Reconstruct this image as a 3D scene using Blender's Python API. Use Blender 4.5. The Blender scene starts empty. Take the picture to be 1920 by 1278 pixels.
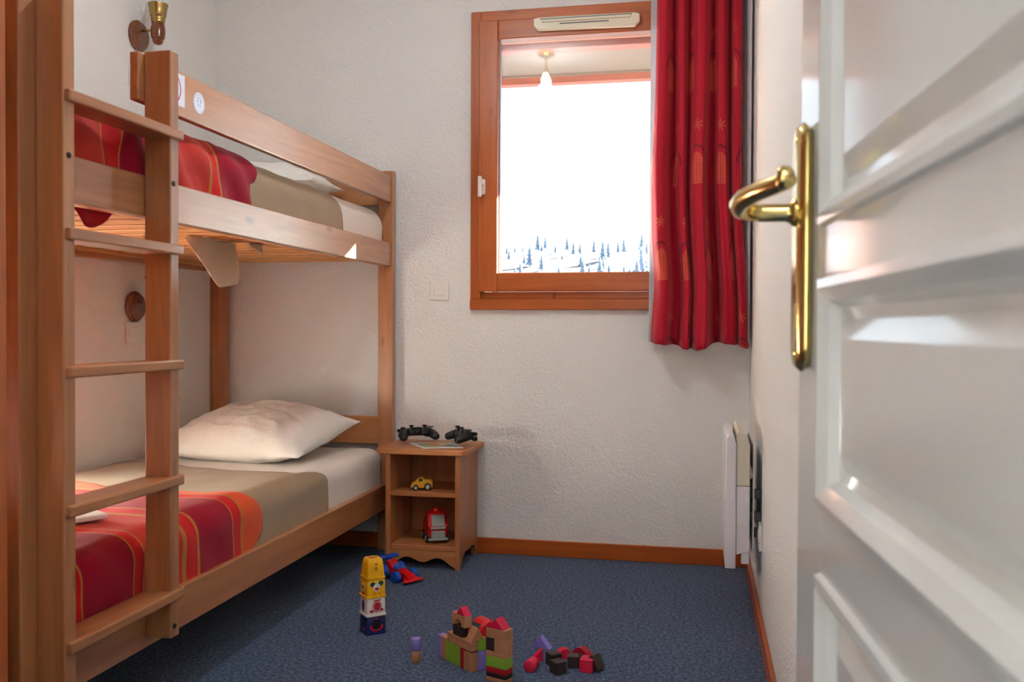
import bpy, bmesh, math, random
from mathutils import Vector, Matrix, noise
random.seed(7)
S = bpy.context.scene
COL = S.collection
PI = math.pi

# ------------------------------------------------------------------ camera
cam_d = bpy.data.cameras.new('camera'); cam = bpy.data.objects.new('camera', cam_d); COL.objects.link(cam)
S.camera = cam
YAW, PITCH, ROLL = .2004, -.0167, -.0047
r1 = Matrix(((math.cos(YAW), math.sin(YAW), 0), (-math.sin(YAW), math.cos(YAW), 0), (0, 0, 1)))
r2 = Matrix(((1, 0, 0), (0, math.cos(PITCH), math.sin(PITCH)), (0, -math.sin(PITCH), math.cos(PITCH))))
r3 = Matrix(((math.cos(ROLL), 0, -math.sin(ROLL)), (0, 1, 0), (math.sin(ROLL), 0, math.cos(ROLL))))
RR = r3 @ r2 @ r1
right, fwd, up = RR[0], RR[1], RR[2]
M = Matrix((right, up, -fwd)).transposed().to_4x4(); M.translation = (2.0692, -3.6938, .93)
cam.matrix_world = M
cam_d.sensor_width = 36; cam_d.lens = 36 * 1729.9 / 1920; cam_d.shift_y = 2.9 / 1920
cam_d.clip_start = .02; cam_d.clip_end = 500
cam_d.dof.use_dof = True; cam_d.dof.focus_distance = 3.1; cam_d.dof.aperture_fstop = 7.5

# ------------------------------------------------------------------ view + world + lights
S.view_settings.view_transform = 'Standard'; S.view_settings.look = 'None'
S.view_settings.gamma = 1; S.view_settings.use_curve_mapping = False
S.view_settings.exposure = -0.08
W = bpy.data.worlds.new('sky'); S.world = W; W.use_nodes = True
bg = W.node_tree.nodes['Background']
bg.inputs[0].default_value = (.80, .88, 1, 1); bg.inputs[1].default_value = 3.0
try:
    S.cycles.max_bounces = 12; S.cycles.diffuse_bounces = 6; S.cycles.glossy_bounces = 4
    S.cycles.transparent_max_bounces = 12; S.cycles.caustics_reflective = False; S.cycles.caustics_refractive = False
    S.cycles.sample_clamp_indirect = 60
except Exception:
    pass

def light(name, kind, loc, energy, color, direction=None, **kw):
    d = bpy.data.lights.new(name, kind); d.energy = energy; d.color = color
    for k, v in kw.items(): setattr(d, k, v)
    o = bpy.data.objects.new(name, d); COL.objects.link(o); o.location = loc
    if direction: o.rotation_euler = Vector(direction).to_track_quat('-Z', 'Y').to_euler()
    return o
light('sun', 'SUN', (3, 3, 4), 300, (1, .94, .86), (-1.045, -1, -.52), angle=.006)
light('ceiling_light', 'POINT', (1.2, -1.5, 2.27), 24, (.87, .945, 1), shadow_soft_size=.05)
light('hall_fill', 'AREA', (1.9, -4.4, 2.30), 27, (.92, .96, 1), (0, .25, -1), size=1.2)  # unseen fill panel added behind the camera to brighten the room
_p = light('window_portal', 'AREA', (1.62, .285, 1.62), 1, (1, 1, 1), (0, -1, 0), shape='RECTANGLE', size=.95, size_y=1.20)
_p.data.cycles.is_portal = True

# ------------------------------------------------------------------ material helpers
def newmat(name):
    m = bpy.data.materials.new(name); m.use_nodes = True
    nt = m.node_tree; b = nt.nodes['Principled BSDF']
    return m, nt, b
def L(nt, a, b): nt.links.new(a, b)
def lin(r, g, b):
    f = lambda c: (c / 255 / 12.92) if c / 255 <= .04045 else ((c / 255 + .055) / 1.055) ** 2.4
    return (f(r), f(g), f(b), 1)
def node(nt, t, **kw):
    n = nt.nodes.new(t)
    for k, v in kw.items(): setattr(n, k, v)
    return n
def plain(name, rgb, rough=.5, metal=0, bump=0, bscale=60, coat=0, var=0.0, sheen=0, spec=.5):
    m, nt, b = newmat(name)
    c = lin(*rgb)
    b.inputs['Roughness'].default_value = rough; b.inputs['Metallic'].default_value = metal
    b.inputs['Specular IOR Level'].default_value = spec
    if coat: b.inputs['Coat Weight'].default_value = coat; b.inputs['Coat Roughness'].default_value = .1
    if sheen: b.inputs['Sheen Weight'].default_value = sheen
    tc = node(nt, 'ShaderNodeTexCoord')
    n = node(nt, 'ShaderNodeTexNoise'); n.inputs['Scale'].default_value = bscale; n.inputs['Detail'].default_value = 4
    L(nt, tc.outputs['Object'], n.inputs['Vector'])
    mr = node(nt, 'ShaderNodeMixRGB', blend_type='MULTIPLY'); mr.inputs[0].default_value = 1
    mr.inputs[1].default_value = c
    rm = node(nt, 'ShaderNodeMapRange'); rm.inputs[3].default_value = 1 - var - .02; rm.inputs[4].default_value = 1 + .02
    L(nt, n.outputs['Fac'], rm.inputs[0]); L(nt, rm.outputs[0], mr.inputs[2]); L(nt, mr.outputs[0], b.inputs['Base Color'])
    if bump:
        bp = node(nt, 'ShaderNodeBump'); bp.inputs['Strength'].default_value = bump; bp.inputs['Distance'].default_value = .002
        L(nt, n.outputs['Fac'], bp.inputs['Height']); L(nt, bp.outputs[0], b.inputs['Normal'])
    return m

def wood(name, dark, light_, axis, rough=.35, knots=.5, scale=1.0, coat=.0, spec=.5):
    m, nt, b = newmat(name)
    tc = node(nt, 'ShaderNodeTexCoord'); oi = node(nt, 'ShaderNodeObjectInfo')
    mu = node(nt, 'ShaderNodeMath', operation='MULTIPLY'); mu.inputs[1].default_value = 17.3
    L(nt, oi.outputs['Random'], mu.inputs[0])
    ad = node(nt, 'ShaderNodeVectorMath', operation='ADD'); L(nt, tc.outputs['Object'], ad.inputs[0]); L(nt, mu.outputs[0], ad.inputs[1])
    mp = node(nt, 'ShaderNodeMapping'); sc = [22 * scale] * 3; sc['xyz'.index(axis)] = 1.5 * scale
    mp.inputs['Scale'].default_value = sc; L(nt, ad.outputs[0], mp.inputs['Vector'])
    n = node(nt, 'ShaderNodeTexNoise'); n.inputs['Scale'].default_value = 1; n.inputs['Detail'].default_value = 5; n.inputs['Distortion'].default_value = .8
    L(nt, mp.outputs[0], n.inputs['Vector'])
    n2 = node(nt, 'ShaderNodeTexNoise'); n2.inputs['Scale'].default_value = 6; n2.inputs['Detail'].default_value = 3
    L(nt, mp.outputs[0], n2.inputs['Vector'])
    mx = node(nt, 'ShaderNodeMixRGB'); mx.inputs[0].default_value = .3; L(nt, n.outputs['Fac'], mx.inputs[1]); L(nt, n2.outputs['Fac'], mx.inputs[2])
    cr = node(nt, 'ShaderNodeValToRGB'); cr.color_ramp.elements[0].position = .33; cr.color_ramp.elements[1].position = .68
    cr.color_ramp.elements[0].color = lin(*dark); cr.color_ramp.elements[1].color = lin(*light_)
    L(nt, mx.outputs[0], cr.inputs[0])
    # knots
    mk = node(nt, 'ShaderNodeMapping'); ks = [9.] * 3; ks['xyz'.index(axis)] = 3.2; mk.inputs['Scale'].default_value = ks
    L(nt, ad.outputs[0], mk.inputs['Vector'])
    v = node(nt, 'ShaderNodeTexVoronoi'); v.inputs['Scale'].default_value = 1; L(nt, mk.outputs[0], v.inputs['Vector'])
    kr = node(nt, 'ShaderNodeMapRange'); kr.inputs[1].default_value = .05; kr.inputs[2].default_value = .13; kr.inputs[3].default_value = 1 - knots; kr.inputs[4].default_value = 1
    L(nt, v.outputs['Distance'], kr.inputs[0])
    mm = node(nt, 'ShaderNodeMixRGB', blend_type='MULTIPLY'); mm.inputs[0].default_value = 1
    L(nt, cr.outputs[0], mm.inputs[1]); L(nt, kr.outputs[0], mm.inputs[2])
    hv = node(nt, 'ShaderNodeHueSaturation'); rv = node(nt, 'ShaderNodeMapRange'); rv.inputs[3].default_value = .93; rv.inputs[4].default_value = 1.07
    L(nt, oi.outputs['Random'], rv.inputs[0]); L(nt, rv.outputs[0], hv.inputs['Value']); L(nt, mm.outputs[0], hv.inputs['Color'])
    L(nt, hv.outputs[0], b.inputs['Base Color'])
    b.inputs['Roughness'].default_value = rough; b.inputs['Specular IOR Level'].default_value = spec
    if coat: b.inputs['Coat Weight'].default_value = coat; b.inputs['Coat Roughness'].default_value = .22
    bp = node(nt, 'ShaderNodeBump'); bp.inputs['Strength'].default_value = .12; bp.inputs['Distance'].default_value = .0008
    L(nt, mx.outputs[0], bp.inputs['Height']); L(nt, bp.outputs[0], b.inputs['Normal'])
    return m

BW = {a: wood('bed_wood_' + a, (157, 100, 56), (187, 127, 77), a, rough=.42, knots=.5, coat=1.0) for a in 'xyz'}
SW = {a: wood('slat_wood_' + a, (184, 128, 66), (212, 158, 92), a, rough=.5, knots=.3) for a in 'xyz'}
FW = {a: wood('window_wood_' + a, (160, 78, 28), (190, 102, 44), a, rough=.3, knots=.55, coat=.3) for a in 'xyz'}
TW = {a: wood('trim_wood_' + a, (158, 72, 18), (186, 92, 26), a, rough=.35, knots=.5) for a in 'xyz'}
NW = {a: wood('nightstand_wood_' + a, (170, 106, 60), (196, 131, 80), a, rough=.4, knots=.15, scale=1.6) for a in 'xyz'}
DKW = wood('turned_wood', (92, 44, 14), (140, 74, 28), 'z', rough=.22, knots=.1, scale=2, coat=.5)
OUTW = wood('eaves_wood', (124, 66, 52), (150, 84, 66), 'x', rough=.6, knots=.2)

def wall_material(name, rgb, bump=.5):
    m, nt, b = newmat(name)
    b.inputs['Base Color'].default_value = lin(*rgb); b.inputs['Roughness'].default_value = .85
    b.inputs['Specular IOR Level'].default_value = .25
    tc = node(nt, 'ShaderNodeTexCoord')
    n = node(nt, 'ShaderNodeTexNoise'); n.inputs['Scale'].default_value = 75; n.inputs['Detail'].default_value = 3; n.inputs['Distortion'].default_value = 1.2
    v = node(nt, 'ShaderNodeTexVoronoi', feature='SMOOTH_F1'); v.inputs['Scale'].default_value = 110
    L(nt, tc.outputs['Object'], n.inputs['Vector']); L(nt, tc.outputs['Object'], v.inputs['Vector'])
    ad = node(nt, 'ShaderNodeMath', operation='SUBTRACT'); L(nt, n.outputs['Fac'], ad.inputs[0]); L(nt, v.outputs['Distance'], ad.inputs[1])
    bp = node(nt, 'ShaderNodeBump'); bp.inputs['Strength'].default_value = bump; bp.inputs['Distance'].default_value = .0035
    L(nt, ad.outputs[0], bp.inputs['Height']); L(nt, bp.outputs[0], b.inputs['Normal'])
    return m
WALL = wall_material('stucco_wall', (226, 225, 221), .5)
CEIL = wall_material('ceiling_paint', (232, 230, 228), .15)
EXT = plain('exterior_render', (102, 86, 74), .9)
WHITE = plain('white_plastic', (226, 224, 218), .35)
CREAM = plain('cream_plastic', (222, 214, 190), .4)
GREYP = plain('grey_plastic', (90, 90, 92), .5)
DARK = plain('dark_plastic', (22, 23, 25), .42, bump=.1, bscale=400)
DARKG = plain('dark_gloss', (14, 14, 16), .15)
RUBBER = plain('black_rubber', (26, 26, 28), .7)
DOORP = plain('white_door_paint', (200, 203, 200), .35, bump=.05, bscale=18, coat=.8)
BRASS = plain('polished_brass', (222, 196, 126), .2, metal=1)
OLDB = plain('aged_brass', (168, 142, 88), .25, metal=1, bump=.3, bscale=90)
STEEL = plain('steel', (120, 118, 116), .35, metal=1)
BOLT = plain('dark_bolt', (66, 54, 50), .35, metal=.8)
HEATA = plain('heater_white', (216, 212, 216), .35)
HEATB = plain('heater_beige', (206, 198, 180), .5)

# carpet
def carpet_material():
    m, nt, b = newmat('blue_carpet')
    tc = node(nt, 'ShaderNodeTexCoord')
    n = node(nt, 'ShaderNodeTexNoise'); n.inputs['Scale'].default_value = 260; n.inputs['Detail'].default_value = 2; n.inputs['Roughness'].default_value = .7
    n2 = node(nt, 'ShaderNodeTexNoise'); n2.inputs['Scale'].default_value = 95; n2.inputs['Detail'].default_value = 2
    L(nt, tc.outputs['Object'], n.inputs['Vector']); L(nt, tc.outputs['Object'], n2.inputs['Vector'])
    mx = node(nt, 'ShaderNodeMixRGB'); mx.inputs[0].default_value = .4; L(nt, n.outputs['Fac'], mx.inputs[1]); L(nt, n2.outputs['Fac'], mx.inputs[2])
    cr = node(nt, 'ShaderNodeValToRGB'); e = cr.color_ramp.elements
    e[0].position = .40; e[0].color = lin(34, 48, 72); e[1].position = .62; e[1].color = lin(112, 126, 148)
    k = e.new(.5); k.color = lin(62, 79, 106)
    L(nt, mx.outputs[0], cr.inputs[0]); L(nt, cr.outputs[0], b.inputs['Base Color'])
    b.inputs['Roughness'].default_value = .95; b.inputs['Specular IOR Level'].default_value = .1; b.inputs['Sheen Weight'].default_value = .1
    bp = node(nt, 'ShaderNodeBump'); bp.inputs['Strength'].default_value = .6; bp.inputs['Distance'].default_value = .003
    L(nt, mx.outputs[0], bp.inputs['Height']); L(nt, bp.outputs[0], b.inputs['Normal'])
    return m
CARPET = carpet_material()

def glass_material():
    m = bpy.data.materials.new('window_glass'); m.use_nodes = True; nt = m.node_tree; nt.nodes.clear()
    out = node(nt, 'ShaderNodeOutputMaterial'); t = node(nt, 'ShaderNodeBsdfTransparent'); g = node(nt, 'ShaderNodeBsdfGlossy')
    g.inputs['Roughness'].default_value = 0.0; t.inputs[0].default_value = (.97, .985, .98, 1)
    f = node(nt, 'ShaderNodeFresnel'); ge = node(nt, 'ShaderNodeNewGeometry')
    ma = node(nt, 'ShaderNodeMath', operation='MULTIPLY_ADD'); L(nt, ge.outputs['Backfacing'], ma.inputs[0]); ma.inputs[1].default_value = 1 / 1.5 - 1.5; ma.inputs[2].default_value = 1.5
    L(nt, ma.outputs[0], f.inputs['IOR'])     # thin pane: same reflectance on the way in and out
    mx = node(nt, 'ShaderNodeMixShader'); L(nt, f.outputs[0], mx.inputs[0]); L(nt, t.outputs[0], mx.inputs[1]); L(nt, g.outputs[0], mx.inputs[2])
    L(nt, mx.outputs[0], out.inputs[0])
    return m
GLASS = glass_material()

def fabric(name, rgb, rough=.9, wr=.15, trans=0.0, sc=14):
    m, nt, b = newmat(name)
    tc = node(nt, 'ShaderNodeTexCoord')
    n = node(nt, 'ShaderNodeTexNoise'); n.inputs['Scale'].default_value = sc; n.inputs['Detail'].default_value = 5; n.inputs['Distortion'].default_value = .6
    w = node(nt, 'ShaderNodeTexNoise'); w.inputs['Scale'].default_value = 700
    L(nt, tc.outputs['Object'], n.inputs['Vector']); L(nt, tc.outputs['Object'], w.inputs['Vector'])
    b.inputs['Base Color'].default_value = lin(*rgb); b.inputs['Roughness'].default_value = rough
    b.inputs['Specular IOR Level'].default_value = .2; b.inputs['Sheen Weight'].default_value = .15
    bp = node(nt, 'ShaderNodeBump'); bp.inputs['Strength'].default_value = wr; bp.inputs['Distance'].default_value = .01
    L(nt, n.outputs['Fac'], bp.inputs['Height'])
    b2 = node(nt, 'ShaderNodeBump'); b2.inputs['Strength'].default_value = .1; b2.inputs['Distance'].default_value = .001
    L(nt, w.outputs['Fac'], b2.inputs['Height']); L(nt, bp.outputs[0], b2.inputs['Normal']); L(nt, b2.outputs[0], b.inputs['Normal'])
    if trans:
        tr = node(nt, 'ShaderNodeBsdfTranslucent'); tr.inputs[0].default_value = lin(*rgb)
        mx = node(nt, 'ShaderNodeMixShader'); mx.inputs[0].default_value = trans
        L(nt, b.outputs[0], mx.inputs[1]); L(nt, tr.outputs[0], mx.inputs[2]); L(nt, mx.outputs[0], nt.nodes['Material Output'].inputs[0])
    return m
SHEET = fabric('white_sheet', (224, 216, 206), wr=.25)
PILLOW = fabric('pillow_cotton', (228, 224, 216), wr=.5, sc=22)
BEIGE = fabric('beige_blanket', (158, 136, 108), wr=.2)
LINING = fabric('curtain_lining', (238, 238, 240), wr=.05, trans=.5)
CREAMC = fabric('cream_cloth', (206, 184, 156), wr=.2)

def stripes_material(name, bands, shift=0.0, wob=.012):
    """bands: list of (y_position, rgb) constant colour ramp along object Y (world metres)"""
    m, nt, b = newmat(name)
    tc = node(nt, 'ShaderNodeTexCoord'); sp = node(nt, 'ShaderNodeSeparateXYZ'); L(nt, tc.outputs['Object'], sp.inputs[0])
    n = node(nt, 'ShaderNodeTexNoise'); n.inputs['Scale'].default_value = 3; n.inputs['Detail'].default_value = 2; L(nt, tc.outputs['Object'], n.inputs['Vector'])
    sx = node(nt, 'ShaderNodeMath', operation='MULTIPLY_ADD'); L(nt, n.outputs['Fac'], sx.inputs[0]); sx.inputs[1].default_value = wob * 2
    L(nt, sp.outputs['Y'], sx.inputs[2])
    lo = bands[0][0]; hi = bands[-1][0] + .5
    mr = node(nt, 'ShaderNodeMapRange'); L(nt, sx.outputs[0], mr.inputs[0]); mr.inputs[1].default_value = lo + wob; mr.inputs[2].default_value = hi + wob
    cr = node(nt, 'ShaderNodeValToRGB'); cr.color_ramp.interpolation = 'CONSTANT'; e = cr.color_ramp.elements
    e.remove(e[1])
    for k, (y, c) in enumerate(bands):
        p = (y - lo) / (hi - lo)
        q = e[0] if k == 0 else e.new(p)
        q.position = p; q.color = lin(*c)
    L(nt, mr.outputs[0], cr.inputs[0]); L(nt, cr.outputs[0], b.inputs['Base Color'])
    b.inputs['Roughness'].default_value = .85; b.inputs['Specular IOR Level'].default_value = .2; b.inputs['Sheen Weight'].default_value = .1
    w = node(nt, 'ShaderNodeTexNoise'); w.inputs['Scale'].default_value = 18; w.inputs['Detail'].default_value = 5; L(nt, tc.outputs['Object'], w.inputs['Vector'])
    bp = node(nt, 'ShaderNodeBump'); bp.inputs['Strength'].default_value = .2; bp.inputs['Distance'].default_value = .01
    L(nt, w.outputs['Fac'], bp.inputs['Height']); L(nt, bp.outputs[0], b.inputs['Normal'])
    return m

# ------------------------------------------------------------------ mesh helpers
def bx(bm, x0, x1, y0, y1, z0, z1, bev=0.0, seg=1):
    g = bmesh.ops.create_cube(bm, size=1)['verts']
    for v in g:
        v.co = Vector(((x0 + x1) / 2 + v.co.x * (x1 - x0), (y0 + y1) / 2 + v.co.y * (y1 - y0), (z0 + z1) / 2 + v.co.z * (z1 - z0)))
    if bev:
        ed = list({e for v in g for e in v.link_edges})
        bmesh.ops.bevel(bm, geom=ed, offset=bev, segments=seg, affect='EDGES', profile=.5)
    return bm
def NB(): return bmesh.new()
def box(*a, **k): return bx(NB(), *a, **k)
def lathe(bm, prof, seg=24, axis='z', org=(0, 0, 0), cap=True):
    """prof: list of (r, h)"""
    rings = []
    for r, h in prof:
        ring = []
        for i in range(seg):
            a = 2 * PI * i / seg; c, s = r * math.cos(a), r * math.sin(a)
            p = {'z': (c, s, h), 'x': (h, c, s), 'y': (c, h, -s)}[axis]
            ring.append(bm.verts.new(Vector(p) + Vector(org)))
        rings.append(ring)
    for a, b in zip(rings, rings[1:]):
        for i in range(seg): bm.faces.new((a[i], a[(i + 1) % seg], b[(i + 1) % seg], b[i]))
    if cap:
        bm.faces.new(list(reversed(rings[0]))); bm.faces.new(rings[-1])
    return bm
def tube(bm, pts, rad, seg=12):
    pts = [Vector(p) for p in pts]; rings = []
    rad = rad if isinstance(rad, (list, tuple)) else [rad] * len(pts)
    n0 = None
    for i, p in enumerate(pts):
        t = (pts[min(i + 1, len(pts) - 1)] - pts[max(i - 1, 0)]).normalized()
        if n0 is None: n0 = t.orthogonal().normalized()
        n0 = (n0 - t * n0.dot(t)).normalized(); b = t.cross(n0)
        rings.append([bm.verts.new(p + (n0 * math.cos(2 * PI * k / seg) + b * math.sin(2 * PI * k / seg)) * rad[i]) for k in range(seg)])
    for a, b in zip(rings, rings[1:]):
        for i in range(seg): bm.faces.new((a[i], a[(i + 1) % seg], b[(i + 1) % seg], b[i]))
    bm.faces.new(list(reversed(rings[0]))); bm.faces.new(rings[-1])
    return bm
def prism(bm, poly, d0, d1, axis='y', bev=0):
    """poly 2-D outline; axis = extrusion axis. y:(x,z)  x:(y,z)  z:(x,y)"""
    def P(a, b, d): return {'y': (a, d, b), 'x': (d, a, b), 'z': (a, b, d)}[axis]
    A = [bm.verts.new(P(a, b, d0)) for a, b in poly]; B = [bm.verts.new(P(a, b, d1)) for a, b in poly]
    f = [bm.faces.new(list(reversed(A))), bm.faces.new(B)]
    for i in range(len(poly)):
        j = (i + 1) % len(poly); f.append(bm.faces.new((A[i], A[j], B[j], B[i])))
    if bev:
        bmesh.ops.bevel(bm, geom=list({e for q in f for e in q.edges}), offset=bev, segments=1, affect='EDGES')
    return bm
def grid(bm, fn, nu, nv):
    """fn(u,v)->(x,y,z) for u,v in 0..1"""
    V = [[bm.verts.new(fn(i / nu, j / nv)) for i in range(nu + 1)] for j in range(nv + 1)]
    for j in range(nv):
        for i in range(nu): bm.faces.new((V[j][i], V[j][i + 1], V[j + 1][i + 1], V[j + 1][i]))
    return bm
def xf(bm, m):
    bmesh.ops.transform(bm, matrix=m, verts=bm.verts); return bm

def tag(o, label=None, cat=None, group=None, kind=None):
    if label: o['label'] = label
    if cat: o['category'] = cat
    if group: o['group'] = group
    if kind: o['kind'] = kind
    return o
ROOT = {}
def obj(name, bm, mat, parent=None, smooth=False, world=True, label=None, cat=None, group=None, kind=None, base=None, mods=()):
    """link a mesh; with a parent the world-built mesh is moved into the parent's frame"""
    bmesh.ops.recalc_face_normals(bm, faces=bm.faces)
    me = bpy.data.meshes.new(name); o = bpy.data.objects.new(name, me); COL.objects.link(o)
    if parent is not None:
        off = ROOT.get(parent.name, Vector((0, 0, 0)))
        if world: bmesh.ops.translate(bm, vec=-off, verts=bm.verts)
        o.parent = parent; ROOT[o.name] = off
    else:
        if base is None and kind != 'structure':
            xs = [v.co.x for v in bm.verts]; ys = [v.co.y for v in bm.verts]; zs = [v.co.z for v in bm.verts]
            base = ((min(xs) + max(xs)) / 2, (min(ys) + max(ys)) / 2, min(zs))
        base = Vector(base or (0, 0, 0))
        bmesh.ops.translate(bm, vec=-base, verts=bm.verts); o.location = base; ROOT[o.name] = base
    bm.to_mesh(me); bm.free()
    if mat: me.materials.append(mat)
    if smooth:
        for p in me.polygons: p.use_smooth = True
        try: me.set_sharp_from_angle(angle=math.radians(smooth if smooth > 1 else 40))
        except Exception: pass
    for t, kw in mods:
        md = o.modifiers.new(t.lower(), t)
        for k, v in kw.items(): setattr(md, k, v)
    return tag(o, label, cat, group, kind)
def thing(name, loc, label=None, cat=None, group=None, kind=None, rz=0):
    o = bpy.data.objects.new(name, None); COL.objects.link(o); o.location = loc; o.rotation_euler.z = rz
    o.empty_display_size = .05; ROOT[o.name] = Vector(loc)
    return tag(o, label, cat, group, kind)

# ================================================================== SETTING
XR = 2.262; YF = -3.44; HC = 2.5
obj('floor', box(-.1, 2.6, -5.2, .0, -.05, 0), CARPET, kind='structure')
obj('ceiling', box(-.1, 2.6, -5.2, .3, HC, HC + .1), CEIL, kind='structure')
obj('wall_left', box(-.12, 0, YF - .1, .3, 0, HC), WALL, kind='structure')
obj('wall_right', box(XR, XR + .12, YF - .1, .3, 0, HC), WALL, kind='structure')
WX0, WX1, WZ0, WZ1 = 1.17, 2.09, 1.02, 2.195     # opening in the back wall
b = NB()
bx(b, 0, WX0, 0, .27, 0, HC); bx(b, WX1, XR, 0, .27, 0, HC)
bx(b, WX0, WX1, 0, .27, 0, WZ0); bx(b, WX0, WX1, 0, .27, WZ1, HC)
obj('wall_back', b, WALL, kind='structure')
b = NB(); bx(b, 0, 1.47, YF - .1, YF, 0, HC); bx(b, 1.47, XR, YF - .1, YF, 2.12, HC)
obj('wall_front', b, WALL, kind='structure')
obj('wall_hall_left', box(.5, .6, -5.2, YF - .1, 0, HC), WALL, kind='structure')
obj('wall_hall_right', box(2.46, 2.56, -5.2, YF - .1, 0, HC), WALL, kind='structure')
obj('wall_hall_end', box(.6, 2.46, -5.2, -5.1, 0, HC), WALL, kind='structure')
obj('trim_1', bx(bx(NB(), 1.44, 1.47, YF - .11, YF + .012, 0, 2.15, .003), 1.44, XR, YF - .11, YF + .012, 2.12, 2.15, .003), FW['z'], kind='structure')
# baseboards
obj('baseboard_back', box(0.0, XR - .012, -.012, -.0005, 0, .0645, .002), TW['x'], kind='structure')
obj('baseboard_right', box(XR - .012, XR - .0005, YF, 0, 0, .0645, .002), TW['y'], kind='structure')
obj('baseboard_left', box(.0005, .012, YF, -.012, 0, .0645, .002), TW['y'], kind='structure')
obj('baseboard_front', box(0.012, 1.44, YF + .0005, YF + .012, 0, .0645, .002), TW['x'], kind='structure')

# ---- window
win = thing('window_1', (1.6, 0, 1.0), 'varnished orange wooden window with a single opening sash', kind='structure')
fx0, fx1, fz0, fz1 = 1.147, 2.11, 1.0, 2.212
obj('frame_post', box(fx0, 1.190, -.022, .06, 1.045, fz1, .003), FW['z'], win)
obj('frame_post', box(2.05, fx1, -.022, .06, 1.045, fz1, .003), FW['z'], win)
obj('frame_head', box(1.190, 2.05, -.0222, .06, 2.160, fz1 - .0005, .003), FW['x'], win)
obj('frame_sill', box(fx0 - .001, fx1, -.026, .06, fz0, 1.045, .003), FW['x'], win)
obj('drip_rail', box(1.190, 2.05, -.008, .05, 1.045, 1.073, .002), FW['x'], win)
obj('latch_keep', box(1.489, 1.4955, -.012, -.006, 1.047, 1.072, .001), OLDB, win)
sash = obj('sash', box(1.183, 1.262, -.034, .045, 1.074, 2.170, .004, 2), FW['z'], win)
obj('sash_stile', box(1.970, 2.05, -.034, .045, 1.074, 2.170, .004, 2), FW['z'], sash)
obj('sash_rail', box(1.2625, 1.9695, -.0335, .045, 1.0745, 1.151, .004, 2), FW['x'], sash)
obj('sash_rail', box(1.2625, 1.9695, -.0335, .045, 2.092, 2.1695, .004, 2), FW['x'], sash)
obj('glass_pane', box(1.262, 1.970, .004, .008, 1.151, 2.092), GLASS, sash)
obj('glass_pane', box(1.262, 1.970, .022, .026, 1.151, 2.092), GLASS, sash)
obj('glazing_bead', bx(NB(), 1.262, 1.2675, -.006, .003, 1.151, 2.092), plain('grey_bead', (150, 160, 170), .4), sash)
# window handle
h = obj('window_handle', bx(NB(), 1.194, 1.214, -.046, -.034, 1.466, 1.528, .004, 2), WHITE, win)
obj('handle_grip', prism(NB(), [(-.046, 1.500), (-.074, 1.505), (-.078, 1.525), (-.070, 1.528), (-.068, 1.516), (-.046, 1.516)], 1.198, 1.210, 'x', .002), WHITE, h)
obj('handle_grip', bx(NB(), 1.190, 1.206, -.078, -.066, 1.452, 1.538, .005, 2), WHITE, h)
# trickle vent
v = obj('air_vent', prism(NB(), [(1.412, 2.128), (1.428, 2.112), (1.812, 2.106), (1.832, 2.122), (1.832, 2.152), (1.812, 2.158), (1.432, 2.160), (1.412, 2.156)], -.062, -.034, 'y', .003), CREAM, win, label='cream plastic air vent')
obj('vent_slot', box(1.518, 1.712, -.0630, -.0615, 2.1285, 2.1325), GREYP, v)
obj('vent_groove', box(1.440, 1.800, -.0645, -.0615, 2.1500, 2.1530), GREYP, v)
obj('vent_flap', box(1.446, 1.798, -.0675, -.060, 2.1385, 2.1495, .002), CREAM, v)

# ---- outside
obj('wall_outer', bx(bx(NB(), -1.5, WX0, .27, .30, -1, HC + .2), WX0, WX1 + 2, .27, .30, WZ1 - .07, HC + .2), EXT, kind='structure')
obj('lintel', box(WX0, WX1, .23, .30, 2.122, 2.195, .003), OUTW, kind='structure', label='pale wooden lintel over the window outside')
eav = thing('eaves', (1.5, 1.0, 2.4), 'deep roof eaves with cream soffit and wooden edge beam outside the window', kind='structure')
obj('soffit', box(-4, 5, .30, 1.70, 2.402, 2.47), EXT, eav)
obj('edge_beam', box(-4, 5, 1.645, 1.705, 2.350, 2.402, .004), OUTW, eav)
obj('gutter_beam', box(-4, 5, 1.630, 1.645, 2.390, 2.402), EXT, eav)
obj('roof_deck', box(-4, 5, .27, 1.72, 2.47, 2.60), OUTW, eav)
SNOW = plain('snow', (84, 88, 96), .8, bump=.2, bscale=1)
b = NB()
def hill(u, v):
    x = -60 + 120 * u; y = 9 + 90 * v
    z = -6 + 16.5 * v ** .9 + 1.6 * noise.noise(Vector((x * .06, y * .05, 0))) + .7 * noise.noise(Vector((x * .2, y * .2, 3)))
    return (x, y, z)
grid(b, hill, 50, 40)
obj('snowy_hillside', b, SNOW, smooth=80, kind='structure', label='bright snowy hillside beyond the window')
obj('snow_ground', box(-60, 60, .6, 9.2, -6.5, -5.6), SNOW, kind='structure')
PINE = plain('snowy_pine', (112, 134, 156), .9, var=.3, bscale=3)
BARK = plain('pine_bark', (20, 18, 18), .9)
def tree_at(x, y, h):
    # height of hillside
    v = (y - 9) / 90; u = (x + 60) / 120; z = hill(u, v)[2]
    t = thing('pine_tree', (x, y, z - .1), 'small snow-dusted pine on the bright hillside beyond the window', 'tree', 'pines on the snowy hillside')
    b = NB()
    for k in range(4):
        f = k / 4; r = h * .24 * (1 - f * .8)
        lathe(b, [(r, h * (.16 + f * .75)), (r * .5, h * (.16 + f * .75 + .14)), (.02, h * (.16 + f * .75 + .30))], 8)
    xf(b, Matrix.Translation((x, y, z - .1)))
    obj('foliage', b, PINE, t)
    obj('trunk', xf(lathe(NB(), [(h * .03, 0), (h * .025, h * .3)], 6), Matrix.Translation((x, y, z - .1))), BARK, t)
rt = random.Random(3); spots = []
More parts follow.
